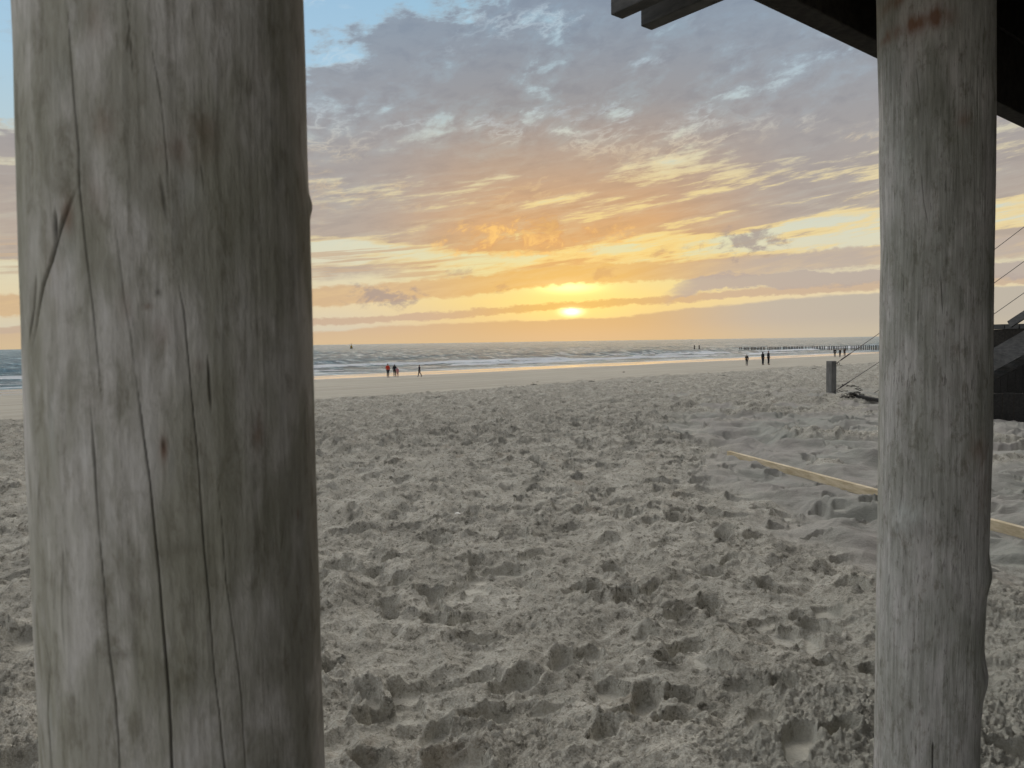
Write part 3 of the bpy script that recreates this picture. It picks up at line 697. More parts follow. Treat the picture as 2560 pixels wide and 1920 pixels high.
spotsL = [(x * z5, y * z5, a * z5, c * z5, kd, am) for x, y, a, c, kd, am in [
    (400, 110, 34, 75, 'stain', .55), (440, 545, 45, 70, 'stain', .30), (800, 650, 110, 60, 'stain', .33), (870, 560, 50, 60, 'stain', .35),
    (400, 850, 40, 70, 'stain', .42), (290, 930, 28, 70, 'stain', .75), (235, 1180, 40, 120, 'stain', .40), (545, 1320, 25, 60, 'stain', .35), (715, 1440, 50, 60, 'stain', .25),
    (640, 1325, 20, 12, 'stain', .5), (855, 1580, 25, 25, 'stain', .4), (1170, 535, 22, 22, 'dark', .75), (1190, 740, 18, 70, 'dark', .5), (685, 1262, 9, 11, 'dark', .8),
    (820, 820, 35, 70, 'pale', .35), (300, 1080, 50, 90, 'pale', .3), (250, 340, 60, 120, 'pale', .25), (1300, 700, 18, 150, 'stain', .4),
    (715, 960 * 1.728 + 280, 14, 55, 'stain', .95), (712, 960 * 1.728 + 260, 7, 25, 'dark', .8), (745, 960 * 1.728 + 340, 12, 60, 'pale', .4),
    (1120, 960 * 1.728 + 190, 26, 75, 'stain', .75), (1110, 960 * 1.728 + 170, 10, 35, 'dark', .6), (600, 960 * 1.728 + 930, 35, 40, 'dark', .35),
    (790, 960 * 1.728 + 710, 60, 25, 'dark', .3), (520, 960 * 1.728 + 1165, 70, 14, 'dark', .35), (1295, 960 * 1.728 + 560, 8, 30, 'stain', .7),
    (240, 960 * 1.728 + 230, 14, 120, 'pale', .6), (240, 960 * 1.728 + 1450, 14, 80, 'pale', .3), (185, 960 * 1.728 + 480, 10, 40, 'dark', .5), (1185, 350, 15, 60, 'dark', .4)]]
gz = float(base_z(np.array(0.), np.array(1.)))
meL, AXL, AYL, RL = pillar_mesh('log_pillar', LL, LR, 0.80, gz - 0.45, 5.95, 900, cracksL, spotsL, [(779, 515, 40, 26, 3.0), (770, 560, 50, 40, 1.0)], 200, 0.0010)
m_pl = wood_mat('weathered_log', (.430, .414, .362), (.670, .645, .612), (.430, .424, .350), (.720, .703, .685), (.52, .50, .45), .22, 1.0)

z1_ = 1 / 2.0736
RLp = [(2191, 0), (2194, 145), (2199, 289), (2198, 415), (2203, 650), (2201, 700), (2199, 893), (2197.6, 1013), (2196, 1086), (2194, 1312), (2190, 1470), (2187, 1679), (2183.5, 1920)]
RRp = [(2491, 0), (2491, 289), (2489, 482), (2485, 675), (2483, 917), (2482.6, 1086), (2479, 1207), (2474, 1365), (2468, 1485), (2460, 1653), (2456, 1753), (2452, 1837), (2451, 1920)]
def Z7(*pts): return [(1700 + x / 1.907, 1050 + y / 1.907) for x, y in pts]
def Z1(*pts): return [(1500 + x * z1_, y * z1_) for x, y in pts]
cracksR = [
    (Z1((1640, 300), (1655, 480), (1668, 620)), 2.0, 2, .6), (Z1((1660, 900), (1672, 1050), (1690, 1160)), 2.2, 2, .6), (Z1((1755, 1380), (1762, 1520), (1768, 1659)), 3.0, 3, .6),
    (Z7((1212, 1540), (1210, 1600), (1209, 1700)), 4.0, 6, .95), (Z7((1050, 260), (1046, 360), (1036, 440)), 2.0, 2, .6), (Z7((948, 1440), (950, 1540)), 2.0, 2, .7),
    (Z7((1000, 720), (1035, 860), (1045, 980)), 1.6, 1.5, .5), (Z7((1155, 1040), (1158, 1130)), 1.6, 1.5, .5), (Z7((1330, 480), (1335, 700), (1330, 900)), 2.0, 1.5, .35),
    (Z1((1470, 480), (1475, 560)), 2.5, 2, .6), (Z1((1850, 600), (1860, 900)), 2.0, 1.0, .4)]
spotsR = [(x, y, a, c, kd, am) for x, y, a, c, kd, am in
    [(*Z1(p)[0], a, c, 'stain', am) for p, a, c, am in (((1450, 235), 12, 16, .9), ((1525, 180), 22, 15, 1.0), ((1585, 155), 20, 12, .7), ((1650, 125), 26, 20, 1.0), ((1700, 95), 20, 15, .8), ((1765, 85), 26, 24, 1.0), ((1530, 25), 26, 12, .9), ((1450, 90), 8, 12, .9), ((1490, 210), 18, 10, .8), ((1570, 5), 16, 8, .7), ((1885, 620), 14, 20, .6))]
    + [(*Z7((1040, 490))[0], 16, 22, 'pale', .9), (*Z7((1075, 440))[0], 26, 22, 'pale', .8), (*Z7((1035, 505))[0], 8, 12, 'dark', .5), (*Z7((1170, 520))[0], 55, 30, 'dark', .18),  # the wide dark spot right of the knot paints its shading
       (*Z7((1410, 160))[0], 26, 40, 'stain', .55), (*Z7((1410, 175))[0], 7, 18, 'pale', .9), (*Z7((1466, 800))[0], 8, 26, 'stain', .8), (*Z7((1440, 330))[0], 22, 60, 'stain', .3),
       (*Z1((1560, 950))[0], 30, 120, 'pale', .25), (*Z7((1010, 850))[0], 30, 160, 'pale', .22)]]
bumpsR = [(*Z7((1045, 500))[0], 26, 24, 4.5), (*Z7((1110, 500))[0], 60, 40, 4.0), (*Z7((1035, 505))[0], 6, 8, -4), (2472, 1440, 60, 34, 9.0), (2464, 1700, 60, 42, 11.0), (*Z7((1410, 165))[0], 18, 20, 3)]
gzr = float(base_z(np.array(1.1), np.array(2.)))
DR = 2.20
meR, AXR, AYR, RRr = pillar_mesh('log_pillar', RLp, RRp, DR, gzr - 0.45, 5.95, 860, cracksR, spotsR, bumpsR, 260, 0.0012)
m_pr = wood_mat('silvered_log', (.400, .395, .366), (.520, .502, .484), (.400, .410, .382), (.590, .592, .570), (.40, .39, .36), .07, 1.15, .5)

# ------------------------------------------------------------------ timber materials
def timber(name, ca, cb, axis_scale=(1, 1, 1), dk=.5, rough=.8):
    m, t, b = newmat(name, rough, .2)
    oc = t.nodes.new('ShaderNodeTexCoord').outputs['Object']
    mp = t.nodes.new('ShaderNodeMapping'); t.links.new(oc, mp.inputs[0]); mp.inputs['Scale'].default_value = axis_scale
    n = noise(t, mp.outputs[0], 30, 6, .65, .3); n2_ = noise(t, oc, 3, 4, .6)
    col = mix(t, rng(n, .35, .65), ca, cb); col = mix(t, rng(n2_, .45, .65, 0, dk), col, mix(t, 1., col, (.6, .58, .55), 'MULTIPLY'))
    t.links.new(col, b.inputs['Base Color'])
    bp = t.nodes.new('ShaderNodeBump'); t.links.new((n * .003).so, bp.inputs['Height']); bp.inputs['Distance'].default_value = 1.; bp.inputs['Strength'].default_value = .6
    t.links.new(bp.outputs[0], b.inputs['Normal']); return m
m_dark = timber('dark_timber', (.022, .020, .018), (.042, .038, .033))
m_brown = timber('brown_joist', (.14, .09, .06), (.21, .14, .09))
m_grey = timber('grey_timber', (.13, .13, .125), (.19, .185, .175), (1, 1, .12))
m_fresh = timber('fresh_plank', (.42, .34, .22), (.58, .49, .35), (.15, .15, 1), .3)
m_black = timber('black_plank_and_shade', (.020, .019, .018), (.034, .032, .030))  # near-black put in for the shade under the stairs; dark_plank shares it
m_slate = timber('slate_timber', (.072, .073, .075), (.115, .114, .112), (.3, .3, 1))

# ------------------------------------------------------------------ deck over the camera
r1, r2 = ray(1878.6, 0), ray(2192, 149.5); r3 = ray(2560, 321.7)
nn = r1.cross(r3).normalized(); vdir = nn.cross(Vector((0, 0, 1))).normalized()
if vdir.x < 0: vdir = -vdir
udir = Vector((-vdir.y, vdir.x, 0))
UB = 1.14                                                  # outer face of the edge beam
def on_u(rr_, U_): tt = U_ / (rr_.dot(udir)); return CAM + rr_ * tt
pa, pb = on_u(r1, UB), on_u(r3, UB)
zb = (pa.z + pb.z) / 2
print('beam', vdir, udir, pa, pb, 'pillars u', AXL * udir.x + AYL * udir.y, AXR * udir.x + AYR * udir.y, 'v', AXL * vdir.x + AYL * vdir.y, AXR * vdir.x + AYR * vdir.y, 'r', RL, RRr)
O = Vector((0, 0, 0))
def UV(u_, v_, z_): return udir * u_ + vdir * v_ + Vector((0, 0, z_))
deck_o = empty('beach_pavilion_deck', UV(0, 2.5, gzr)); dloc = Vector(deck_o.location)
tag(deck_o, 'dark timber underside of the raised deck overhead, its edge beam crossing the top right corner', 'deck')
BH = 0.26
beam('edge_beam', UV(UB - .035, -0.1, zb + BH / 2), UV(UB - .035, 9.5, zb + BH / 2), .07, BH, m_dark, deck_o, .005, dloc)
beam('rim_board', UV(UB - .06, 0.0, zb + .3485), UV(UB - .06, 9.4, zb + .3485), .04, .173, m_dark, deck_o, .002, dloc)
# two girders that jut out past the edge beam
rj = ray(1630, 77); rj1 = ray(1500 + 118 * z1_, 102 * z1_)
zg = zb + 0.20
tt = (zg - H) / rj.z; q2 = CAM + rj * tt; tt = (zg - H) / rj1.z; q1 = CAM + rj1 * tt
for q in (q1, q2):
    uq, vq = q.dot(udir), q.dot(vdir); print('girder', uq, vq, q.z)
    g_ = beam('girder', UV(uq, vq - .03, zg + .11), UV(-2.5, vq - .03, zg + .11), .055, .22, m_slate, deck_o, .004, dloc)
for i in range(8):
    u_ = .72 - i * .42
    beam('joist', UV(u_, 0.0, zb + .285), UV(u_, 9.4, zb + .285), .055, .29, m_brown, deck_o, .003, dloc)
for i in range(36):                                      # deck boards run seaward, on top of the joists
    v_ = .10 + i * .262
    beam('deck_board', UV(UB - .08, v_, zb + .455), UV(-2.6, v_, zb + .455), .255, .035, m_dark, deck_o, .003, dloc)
bw = empty('light_block_wall', UV(-1.2, 4.6, gzr)); bwl = Vector(bw.location)  # unseen walls added to keep light off the pillars from right and behind
beam('block_wall', UV(.8, 4.4, (gzr + zb) / 2 + .1), UV(-2.6, 4.4, (gzr + zb) / 2 + .1), .06, zb - gzr + .8, m_dark, bw, .003, bwl)
beam('block_wall', UV(-2.6, 1.6, (gzr + zb) / 2 + .1), UV(-2.6, 4.36, (gzr + zb) / 2 + .1), .06, zb - gzr + .8, m_dark, bw, .003, bwl)
tag(bw, 'unseen dark wall added behind the camera to block light', 'wall')

# ------------------------------------------------------------------ stairs, landing and cables at the right
gp = lambda x, y: float(ground(np.array([x]), np.array([y]), True)[0][0])
su = Vector((math.sin(R(38.5)), -math.cos(R(38.5)), 0)); sv = Vector((math.cos(R(38.5)), math.sin(R(38.5)), 0))
P0 = Vector((POST[0], POST[1], 0))
gpost = gp(*POST)
stair = empty('wooden_staircase', (P0 + su * 1.6 + Vector((0, 0, gpost))))
tag(stair, 'grey wooden beach stairs and landing seen just right of the silvery pillar', 'staircase')
so_ = Vector(stair.location)
def SP(t_, off, z_): p = P0 + su * t_ + sv * off; return Vector((p.x, p.y, z_))
def stringer_z(t_): return H - .286 - .25 + (t_ - 3.8) * .64     # centre line
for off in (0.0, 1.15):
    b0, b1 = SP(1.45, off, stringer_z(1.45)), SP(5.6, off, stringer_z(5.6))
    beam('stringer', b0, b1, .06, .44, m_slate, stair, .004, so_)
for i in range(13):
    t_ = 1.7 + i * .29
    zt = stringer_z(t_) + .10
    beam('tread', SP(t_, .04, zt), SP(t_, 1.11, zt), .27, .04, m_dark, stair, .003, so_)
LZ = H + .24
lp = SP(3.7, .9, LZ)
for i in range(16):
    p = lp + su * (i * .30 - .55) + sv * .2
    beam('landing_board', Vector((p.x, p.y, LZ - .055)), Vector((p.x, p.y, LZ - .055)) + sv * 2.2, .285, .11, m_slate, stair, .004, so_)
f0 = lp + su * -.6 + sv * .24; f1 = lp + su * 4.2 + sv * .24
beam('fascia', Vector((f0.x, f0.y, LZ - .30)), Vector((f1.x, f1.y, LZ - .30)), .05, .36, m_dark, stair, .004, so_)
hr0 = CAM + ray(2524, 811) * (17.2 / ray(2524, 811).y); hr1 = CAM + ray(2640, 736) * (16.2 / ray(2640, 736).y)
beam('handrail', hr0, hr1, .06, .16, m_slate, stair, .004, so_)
# black boards added in place of the open shade under landing and stairs
shade_boards = empty('under_stair_shade', (9.6, 13.4, 2.9)); sk = Vector(shade_boards.location)
tag(shade_boards, 'black boards standing in for the deep shade under the landing', 'shade boards')
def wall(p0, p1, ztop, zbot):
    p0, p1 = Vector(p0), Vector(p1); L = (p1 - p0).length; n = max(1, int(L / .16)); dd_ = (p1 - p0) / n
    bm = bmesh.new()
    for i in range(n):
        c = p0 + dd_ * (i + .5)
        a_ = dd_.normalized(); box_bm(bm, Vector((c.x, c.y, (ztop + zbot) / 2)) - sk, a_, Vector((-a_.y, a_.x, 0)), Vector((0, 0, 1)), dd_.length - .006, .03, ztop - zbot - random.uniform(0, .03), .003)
    return link('shade_boarding', bm_mesh('shade_boarding', bm), m_black, shade_boards)
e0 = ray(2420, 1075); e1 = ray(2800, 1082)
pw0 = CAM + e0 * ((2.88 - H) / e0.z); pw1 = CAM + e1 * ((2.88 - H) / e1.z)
print('shade_boards', pw0, pw1)
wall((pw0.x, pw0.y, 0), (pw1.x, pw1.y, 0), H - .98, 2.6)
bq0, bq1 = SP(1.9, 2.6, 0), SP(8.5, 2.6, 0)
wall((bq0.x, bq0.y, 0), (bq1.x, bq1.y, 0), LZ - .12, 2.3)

# post with the cables of the stair railing
post = empty('wooden_post', (POST[0], POST[1], gpost)); POSTZ = H - .645 + .03
tag(post, 'short square grey wooden post standing in the sand beside the silvery pillar', 'post')
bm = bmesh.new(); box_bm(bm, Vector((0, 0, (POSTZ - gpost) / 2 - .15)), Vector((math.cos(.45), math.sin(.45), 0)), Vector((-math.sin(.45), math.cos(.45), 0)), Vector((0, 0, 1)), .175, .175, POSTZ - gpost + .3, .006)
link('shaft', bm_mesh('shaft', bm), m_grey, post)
m_steel, t, b = newmat('steel_cable', .45, .5); b.inputs['Base Color'].default_value = (.10, .09, .085, 1); b.inputs['Metallic'].default_value = .6
def eye(z_):
    bm = bmesh.new(); pts = [Vector((.16 + .03 * math.cos(a_), -.06, z_ - gpost + .03 * math.sin(a_))) for a_ in np.linspace(0, 5.9, 14)]
    tube_bm(bm, pts, .007, 6); tube_bm(bm, [Vector((.06, -.02, z_ - gpost)), Vector((.14, -.06, z_ - gpost))], .008, 6)
    link('eye_bolt', bm_mesh('eye_bolt', bm, True), m_steel, post)
def cabpt(px, py, t_):       # the cables lie in the upright plane of the stair edge
    d_ = ray(px, py); nrm = sv; tt_ = (P0 - Vector((CAM.x, CAM.y, 0))).dot(nrm) / d_.dot(nrm); return CAM + d_ * tt_
labels = ['topmost steel cable running from the top of the short post up to the right',
          'middle steel cable running from the foot of the short post up to the right',
          'lowest steel cable rising from the dark tangle on the sand']
ends = [((2088.5, 909.4), (2488.6, 610), (2560, 557)), ((2086.5, 978), (2484.8, 690.6), (2560, 639)), ((2142, 1010), (2485, 771), (2560, 720))]
for i, ((a0, a1, a2), lb) in enumerate(zip(ends, labels)):
    A0, A1, A2 = cabpt(*a0, 0), cabpt(*a1, 0), cabpt(*a2, 0)
    far = A2 + (A2 - A1).normalized() * 2.2
    root = empty('steel_cable', A0)
    bm = bmesh.new(); pts = []
    for j in range(25):
        f = j / 24; p = A0.lerp(far, f); mid_f = (A1 - A0).length / (far - A0).length
        p.z -= .10 * math.sin(math.pi * f) * 1.0
        pts.append(p - A0)
    tube_bm(bm, pts, .0075, 6); link('wire', bm_mesh('wire', bm, True), m_steel, root)
    dr = (pts[3] - pts[0]).normalized()
    bm = bmesh.new(); tube_bm(bm, [dr * .14, dr * .20, dr * .46, dr * .52], [.006, .018, .018, .006], 8)
    link('turnbuckle', bm_mesh('turnbuckle', bm, True), m_steel, root)
    tag(root, lb, 'cable', 'cables of the stair railing')
    if i < 2: eye(A0.z)

# ------------------------------------------------------------------ things lying on the sand
def on_sand(px, py, it=6):
    d_ = ray(px, py); t_ = 10.0
    lo, hi = 1.0, 260.0
    f = lambda q: H + d_.z * q - float(base_z(np.array(d_.x * q), np.array(d_.y * q)))
    for q in np.geomspace(1, 400, 600):
        if f(q) < 0: hi = q; break
        lo = q
    for _ in range(30):
        m_ = (lo + hi) / 2
        if f(m_) < 0: hi = m_
        else: lo = m_
    return Vector((d_.x * lo, d_.y * lo, H + d_.z * lo))
pA, pB = on_sand(1822, 1140), on_sand(2590, 1352)
zA, zB = gp(pA.x, pA.y), gp(pB.x, pB.y)
print('plank', pA, pB, (pB - pA).length, zA, zB)
tA, tB = CAM + ray(1836, 1133) * ((zA + .075 - H) / ray(1836, 1133).z), None
pl_c = Vector((pA.x, pA.y, 0)); pd = Vector((pB.x - pA.x, pB.y - pA.y, 0)).normalized()
q0 = Vector((pA.x, pA.y, zA + .055)); q1_ = Vector((pB.x, pB.y, max(zB, zA - .02) + .055)) + pd * .5
q0.z = 2.945; q1_.z = 2.95
plank = beam('timber_plank', q0, q1_, .055, .095, m_fresh, None, .004, q0); plank.location = q0
tag(plank, 'long pale sawn timber plank lying on the smooth sand behind the silvery pillar', 'plank')

m_weed, t, b = newmat('seaweed', .7, .3); b.inputs['Base Color'].default_value = (.030, .024, .018, 1)
def clump(px, py, size, flat_, n, name, label, cat, group=None, sd=1):
    p = on_sand(px, py); rs = random.Random(sd); zc = gp(p.x, p.y)
    bm = bmesh.new()
    for i in range(n):
        c = Vector((rs.gauss(0, size * .26), rs.gauss(0, size * .18), abs(rs.gauss(0, size * flat_ * .5)) + .006)); pts = [c]
        hd = rs.uniform(0, 6.28)
        for j in range(6):
            hd += rs.gauss(0, .8); c = c + Vector((math.cos(hd), math.sin(hd), rs.gauss(0, .35) * flat_)) * size * .13; c.z = max(c.z, .004); pts.append(c.copy())
        tube_bm(bm, pts, [rs.uniform(.03, .06) * size * .6] * 6 + [.004], 5)
    zs_ = min(v.co.z for v in bm.verts)
    o = link(name, bm_mesh(name, bm, True), m_weed, None, (p.x, p.y, zc - .01)); tag(o, label, cat, group); return o
clump(2128, 1013, .30, .8, 50, 'rope_tangle', 'dark tangled heap of rope on the sand between short post and silvery pillar', 'rope heap', None, 3)
c0, c1 = on_sand(2146, 1014), on_sand(2330, 1034)
db = beam('dark_plank', Vector((0, 0, 0)), Vector((c1.x - c0.x, c1.y - c0.y, gp(c1.x, c1.y) - gp(c0.x, c0.y))), .12, .07, m_black); db.location = (c0.x, c0.y, gp(c0.x, c0.y) + .03)
tag(db, 'dark low plank on the sand running from the rope heap behind the silvery pillar', 'plank')
weeds = [(2035, 928, 'small dark seaweed scrap left of the short wooden post'), (2094, 923, 'small dark seaweed scrap just above the short wooden post'),
         (1812, 944, 'small dark seaweed scrap on the flat sand below the three beachgoers'), (995, 989, 'dark seaweed strip on the flat sand below the pink coated child'),
         (1560, 931, 'thin dark seaweed strip on the flat sand near the middle of the beach'), (1340, 968, 'flat seaweed shred at the edge of the trampled sand'),
         (1100, 1002, 'seaweed shred on the trampled edge nearest the thick pillar'), (1480, 962, 'long seaweed scrap at the trampled edge below the sunset')]
for i, (px, py, lb) in enumerate(weeds):
    clump(px, py, .20 + .07 * (i % 3), .30, 16, 'seaweed', lb, 'seaweed', 'seaweed scraps on the beach', 20 + i)

ps = on_sand(1144, 1298); bm = bmesh.new()
m_sh, t, b = newmat('shell', .5, .4); b.inputs['Base Color'].default_value = (.78, .76, .72, 1)
rows = []
for i in range(7):
    a_ = i / 6 * 1.35; rows.append([bm.verts.new((math.sin(a_) * .027 * math.cos(f_) * (1 + .06 * math.cos(9 * f_)), math.sin(a_) * .021 * math.sin(f_) * (1 + .06 * math.cos(9 * f_)), .022 * math.cos(a_))) for f_ in np.linspace(0, 2 * math.pi, 25)[:-1]])
for r0_, r1_ in zip(rows, rows[1:]):
    for j in range(24): bm.faces.new((r0_[j], r0_[(j + 1) % 24], r1_[(j + 1) % 24], r1_[j]))
bmesh.ops.remove_doubles(bm, verts=bm.verts, dist=1e-4)
sh = link('shell', bm_mesh('shell', bm, True), m_sh, None, (ps.x, ps.y, gp(ps.x, ps.y))); tag(sh, 'small white shell lying on the trampled sand left of centre', 'shell')

# ------------------------------------------------------------------ groyne poles, far posts, buoy
m_pole, t, b = newmat('wet_pole', .75, .3); b.inputs['Base Color'].default_value = (.028, .026, .024, 1)
def pole_mesh(rad_, hgt_, sd):
    rs = random.Random(sd); bm = bmesh.new()
    tube_bm(bm, [Vector((0, 0, -1.6)), Vector((0, 0, -.2)), Vector((rs.gauss(0, .01), 0, hgt_ * .55)), Vector((rs.gauss(0, .015), 0, hgt_ * .96)), Vector((rs.gauss(0, .015), 0, hgt_))],
            [rad_ * 1.05, rad_ * 1.02, rad_, rad_ * .93, rad_ * .7], 9)
    return bm_mesh('groyne_pole', bm, True)
pms = [pole_mesh(.145, 1.0, i) for i in range(6)]
for m_ in pms: m_.materials.append(m_pole)
ga = Vector((122.5, 258.0, 0)); gb = Vector((88.5, 298.5, 0))
NP = 84
for i in range(-6, NP):
    f = i / (NP - 1); p = ga.lerp(gb, f)
    if i > 2 and random.random() < .07: continue
    o = bpy.data.objects.new('groyne_pole', pms[random.randrange(6)]); C.objects.link(o)
    top = (1.35 - .45 * f) + random.uniform(-.07, .07) - (.05 if random.random() < .3 else 0)
    o.location = (p.x + random.uniform(-.07, .07), p.y + random.uniform(-.07, .07), top - 1.0 + .25)
    o.rotation_euler = (random.uniform(-.02, .02), random.uniform(-.02, .02), random.uniform(0, 6))
    tag(o, 'dark wooden pole in the long row of groyne poles running into the sea', 'pole', 'row of groyne poles')
for px, lb in ((1736, 'left one of two tall dark posts standing alone in the sea'), (1748, 'right one of two tall dark posts standing alone in the sea')):
    d_ = ray(px, 876); q = H / -d_.z; q = 303 / d_.y if q > 0 else 0
    me_ = pole_mesh(.22, 2.15, px); me_.materials.append(m_pole)
    o = bpy.data.objects.new('sea_post', me_); C.objects.link(o); o.location = (d_.x * q, 303, 0); tag(o, lb, 'post', 'pair of tall posts in the sea')
# buoy
m_by, t, b = newmat('buoy_yellow', .5, .4); b.inputs['Base Color'].default_value = (.42, .26, .04, 1)
m_bd, t, b = newmat('buoy_dark', .6, .4); b.inputs['Base Color'].default_value = (.05, .035, .03, 1)
d_ = ray(878.5, 870); by = 800.0
buoy = empty('navigation_buoy', (d_.x / d_.y * by, by, -.2)); tag(buoy, 'small yellow and dark navigation buoy floating near the horizon', 'buoy')
def lathe(prof, n=20):
    bm = bmesh.new(); tube_bm(bm, [Vector((0, 0, z_)) for r_, z_ in prof], [r_ for r_, z_ in prof], n); return bm
link('float_base', bm_mesh('float_base', lathe([(.9, -.6), (1.5, -.2), (1.6, .5), (1.25, .8)]), True), m_bd, buoy)
link('tower', bm_mesh('tower', lathe([(1.15, .8), (1.0, 2.2), (.85, 3.4), (.45, 3.7)]), True), m_by, buoy)
link('top_mark', bm_mesh('top_mark', lathe([(.10, 3.7), (.09, 4.6), (.35, 4.7), (.40, 5.2), (.08, 5.3), (.05, 6.3)]), True), m_bd, buoy)

# ------------------------------------------------------------------ people
def skin_obj(name, chain, m, parent, sub=1, root=0):
    """chain: list of (parent index or None, (x,y,z), radius)"""
    me = bpy.data.meshes.new(name)
    me.from_pydata([c[1] for c in chain], [(c[0], i) for i, c in enumerate(chain) if c[0] is not None], [])
    o = bpy.data.objects.new(name, me); C.objects.link(o)
    sm = o.modifiers.new('skin', 'SKIN'); sm.use_smooth_shade = True
    if not me.skin_vertices: 
        bpy.context.view_layer.objects.active = o
    lay = me.skin_vertices[0].data
    for i, c in enumerate(chain):
        rr_ = c[2]; lay[i].radius = (rr_, rr_) if not isinstance(rr_, tuple) else rr_; lay[i].use_root = (i == root)
    ss_ = o.modifiers.new('sub', 'SUBSURF'); ss_.levels = sub; ss_.render_levels = sub
    bpy.context.view_layer.update()
    dg = bpy.context.evaluated_depsgraph_get(); ev = o.evaluated_get(dg)
    m2 = bpy.data.meshes.new_from_object(ev); m2.name = name
    bpy.data.objects.remove(o); bpy.data.meshes.remove(me)
    m2.materials.clear(); m2.materials.append(m); m2.shade_smooth()
    o2 = bpy.data.objects.new(name, m2); C.objects.link(o2); o2.parent = parent
    return o2
def cmat(name, c, rough=.8):
    m, t, b = newmat(name, rough, .2)
    oc = t.nodes.new('ShaderNodeTexCoord').outputs['Object']; n = noise(t, oc, 9, 4, .6)
    t.links.new(mix(t, rng(n, .35, .65), tuple(v * .8 for v in c), c), b.inputs['Base Color']); return m
m_skin = cmat('skin', (.42, .26, .19)); m_hair = cmat('hair', (.035, .025, .02)); m_shoe = cmat('shoes', (.02, .02, .02))
m_navy = cmat('navy_cloth', (.012, .016, .026)); m_blk = cmat('black_cloth', (.012, .012, .013)); m_red = cmat('red_jacket', (.50, .045, .02))
m_pink = cmat('pink_coat', (.50, .22, .24)); m_jean = cmat('grey_trousers', (.03, .032, .04)); m_brn = cmat('brown_cloth', (.05, .035, .03))
def person(px, py, hpx, yaw, jac, tro, label, walk=0.0, long_coat=False, hood=None, arm=0.06, depth=None, raise_arm=False):
    p = on_sand(px, py); zc = gp(p.x, p.y)
    scale = hpx / F * p.y / 1.75
    root = empty('person', (p.x, p.y, zc)); root.rotation_euler = (0, 0, yaw); root.scale = (scale,) * 3
    tag(root, label, 'person')
    w1 = walk
    def leg(sg, fwd, lift):
        hip = (sg * .095, 0, .92); kn = (sg * .10, fwd * .5 + .03, .50); an = (sg * .10, fwd * 1.0 - lift * .12, .085 + lift * .16)
        if lift: kn = (sg * .10, fwd * .35 + .04, .50)
        toe = (sg * .115, an[1] + .17, .035 + lift * .02); heel = (sg * .10, an[1] - .06, .045 + lift * .2)
        return hip, kn, an, toe, heel
    Lg = leg(-1, w1, 0); Rg = leg(1, -w1, 1 if walk else 0)
    def armj(sg, sw_):
        sh = (sg * .175, 0, 1.43); el = (sg * (.235 + arm), sw_ * .5 - .02, 1.15); wr = (sg * (.20 + arm), sw_ + .06, .92)
        if raise_arm and sg == 1: el = (sg * .30, .12, 1.24); wr = (sg * .16, .26, 1.42)
        return sh, el, wr
    La = armj(-1, -w1 * .8); Ra = armj(1, w1 * .8)
    ch = [(None, (0, 0, .97), (.135, .10)), (0, (0, 0, 1.15), (.12, .085)), (1, (0, 0, 1.34), (.145, .095)), (2, (0, 0, 1.45), .075), (3, (0, .005, 1.52), .052),
          (4, (0, .012, 1.585), (.066, .075)), (5, (0, .012, 1.665), (.076, .092)), (6, (0, 0, 1.735), (.05, .06)), (5, (0, .098, 1.625), .014)]
    for J in (Lg, Rg):
        b0_ = len(ch); ch += [(0, J[0], .088), (b0_, J[1], .055), (b0_ + 1, J[2], .038), (b0_ + 2, J[3], .030)]
    for J, sg in ((La, -1), (Ra, 1)):
        b0_ = len(ch); ch += [(2, J[0], .055), (b0_, J[1], .040), (b0_ + 1, J[2], .027)]
        wv = Vector(J[2]); dv = (wv - Vector(J[1])).normalized(); palm = wv + dv * .07
        ch.append((b0_ + 2, tuple(palm), .030))
        for k_, (of, ln) in enumerate(((-.028, .075), (-.010, .088), (.010, .082), (.028, .065))):
            q = palm + Vector((0, of, 0)) + dv * .035; b1_ = len(ch)
            ch.append((b0_ + 3, tuple(q), .009)); ch.append((b1_, tuple(q + dv * ln * .6 + Vector((-sg * .012, 0, 0))), .008)); ch.append((b1_ + 1, tuple(q + dv * ln + Vector((-sg * .03, 0, 0))), .007))
        q = wv + dv * .02 + Vector((0, .04, 0)); b1_ = len(ch); ch.append((b0_ + 2, tuple(q), .010)); ch.append((b1_, tuple(q + dv * .045 + Vector((0, .02, 0))), .008))
    body = skin_obj('body', ch, m_skin, root)
    # trousers
    tc_ = [(None, (0, 0, .99), (.155, .12))]
    for J in (Lg, Rg):
        b0_ = len(tc_); tc_ += [(0, (J[0][0], 0, .90), .105), (b0_, J[1], .075), (b0_ + 1, (J[2][0], J[2][1], J[2][2] + .03), .062)]
    skin_obj('trousers', tc_, tro, root)
    for J in (Lg, Rg): skin_obj('shoe', [(None, J[4], .045), (0, (J[2][0], J[2][1] + .03, J[3][2] + .015), .048), (1, J[3], .038)], m_shoe, root)
    # jacket
    hem = .52 if long_coat else .86
    jc = [(None, (0, 0, 1.15), (.155, .12)), (0, (0, 0, hem), (.175 if not long_coat else .22, .13 if not long_coat else .17)), (0, (0, 0, 1.36), (.17, .12)), (2, (0, 0, 1.49), .085)]
    if long_coat: jc.insert(1, (0, (0, 0, .85), (.18, .14))); jc = [jc[0], jc[1], (1, (0, 0, hem), (.22, .17)), (0, (0, 0, 1.36), (.17, .12)), (3, (0, 0, 1.49), .085)]
    top_i = len(jc) - 2
    for J in (La, Ra):
        b0_ = len(jc); jc += [(top_i, J[0], .078), (b0_, J[1], .062), (b0_ + 1, J[2], .048)]
    skin_obj('coat' if long_coat else 'jacket', jc, jac, root)
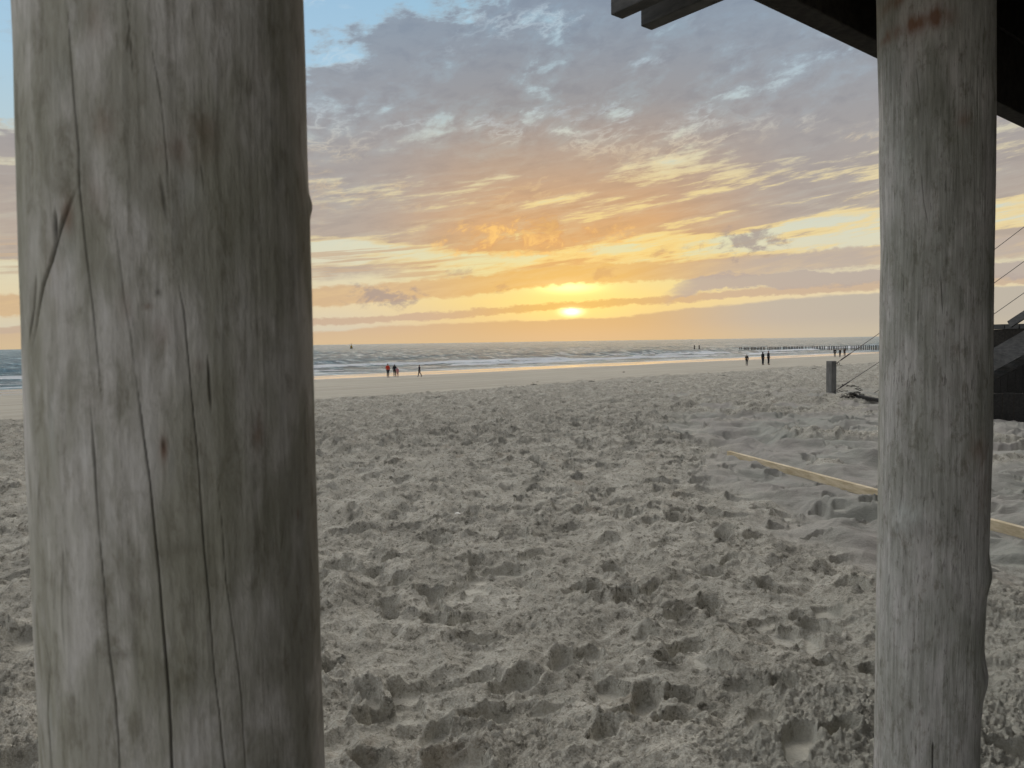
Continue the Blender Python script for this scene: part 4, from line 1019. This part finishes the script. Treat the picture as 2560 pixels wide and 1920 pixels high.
    if hood: skin_obj('hood', [(None, (0, -.02, 1.50), .095), (0, (0, -.025, 1.62), (.105, .115)), (1, (0, -.03, 1.72), (.075, .085))], hood, root)
    else: skin_obj('hair', [(None, (0, -.035, 1.60), (.075, .07)), (0, (0, -.02, 1.69), (.088, .095)), (1, (0, -.005, 1.745), (.055, .065))], m_hair, root)
    return root
person(970, 943.5, 34.5, -.35, m_red, m_jean, 'adult in an orange red jacket and dark trousers standing at the water edge', hood=None, arm=.03)
person(987, 942.5, 32, .1, m_navy, m_blk, 'hooded adult in dark clothes standing beside the child in pink', hood=m_navy, arm=.0)
person(994, 943, 24.5, .1, m_pink, m_skin, 'small child in a long pale pink hooded coat beside a dark hooded adult', long_coat=True, hood=m_pink, arm=.0)
person(1049, 942, 30, 1.25, m_navy, m_blk, 'person in a dark jacket walking left along the water with one foot lifted', walk=.17, arm=.03)
person(1867, 914, 28, -.6, m_blk, m_blk, 'leftmost of three beachgoers near the groyne, slim and alone in black', arm=.03)
person(1907, 912.5, 33, -1.2, m_blk, m_navy, 'bulky coated beachgoer in the middle of the three near the groyne', hood=m_blk, arm=.0)
person(1921, 911.5, 34.5, -1.4, m_navy, m_blk, 'tallest beachgoer of the three near the groyne, in a dark jacket', arm=.0)
person(2087, 893, 22, .0, m_blk, m_blk, 'far off walker in black with arms bent, in front of the groyne poles', arm=.08)
person(2100, 892.5, 21, .4, m_navy, m_blk, 'middle one of three far off walkers in front of the groyne poles', arm=.0)
person(2111.5, 891.5, 20.5, -.3, m_brn, m_brn, 'far off walker in brownish clothes nearest the silvery pillar', arm=.03, raise_arm=True)
print('terrain verts', len(rad) * nc)

tag(link('beach_sand', me_sand, m_sand), kind='structure')
tag(link('sea', me_sea, m_sea), kind='structure')
pl = link('log_pillar', meL, m_pl, None, (AXL, AYL, gz - 0.45))
tag(pl, 'thick grey weathered log pillar right in front of the camera, with long drying cracks and a diagonal gash', 'pillar', 'log pillars holding up the deck')

pr = link('log_pillar', meR, m_pr, None, (AXR, AYR, gzr - 0.45))
tag(pr, 'slimmer silvery log pillar at the right edge, with a rusty ring near its top and a pale knot', 'pillar', 'log pillars holding up the deck')
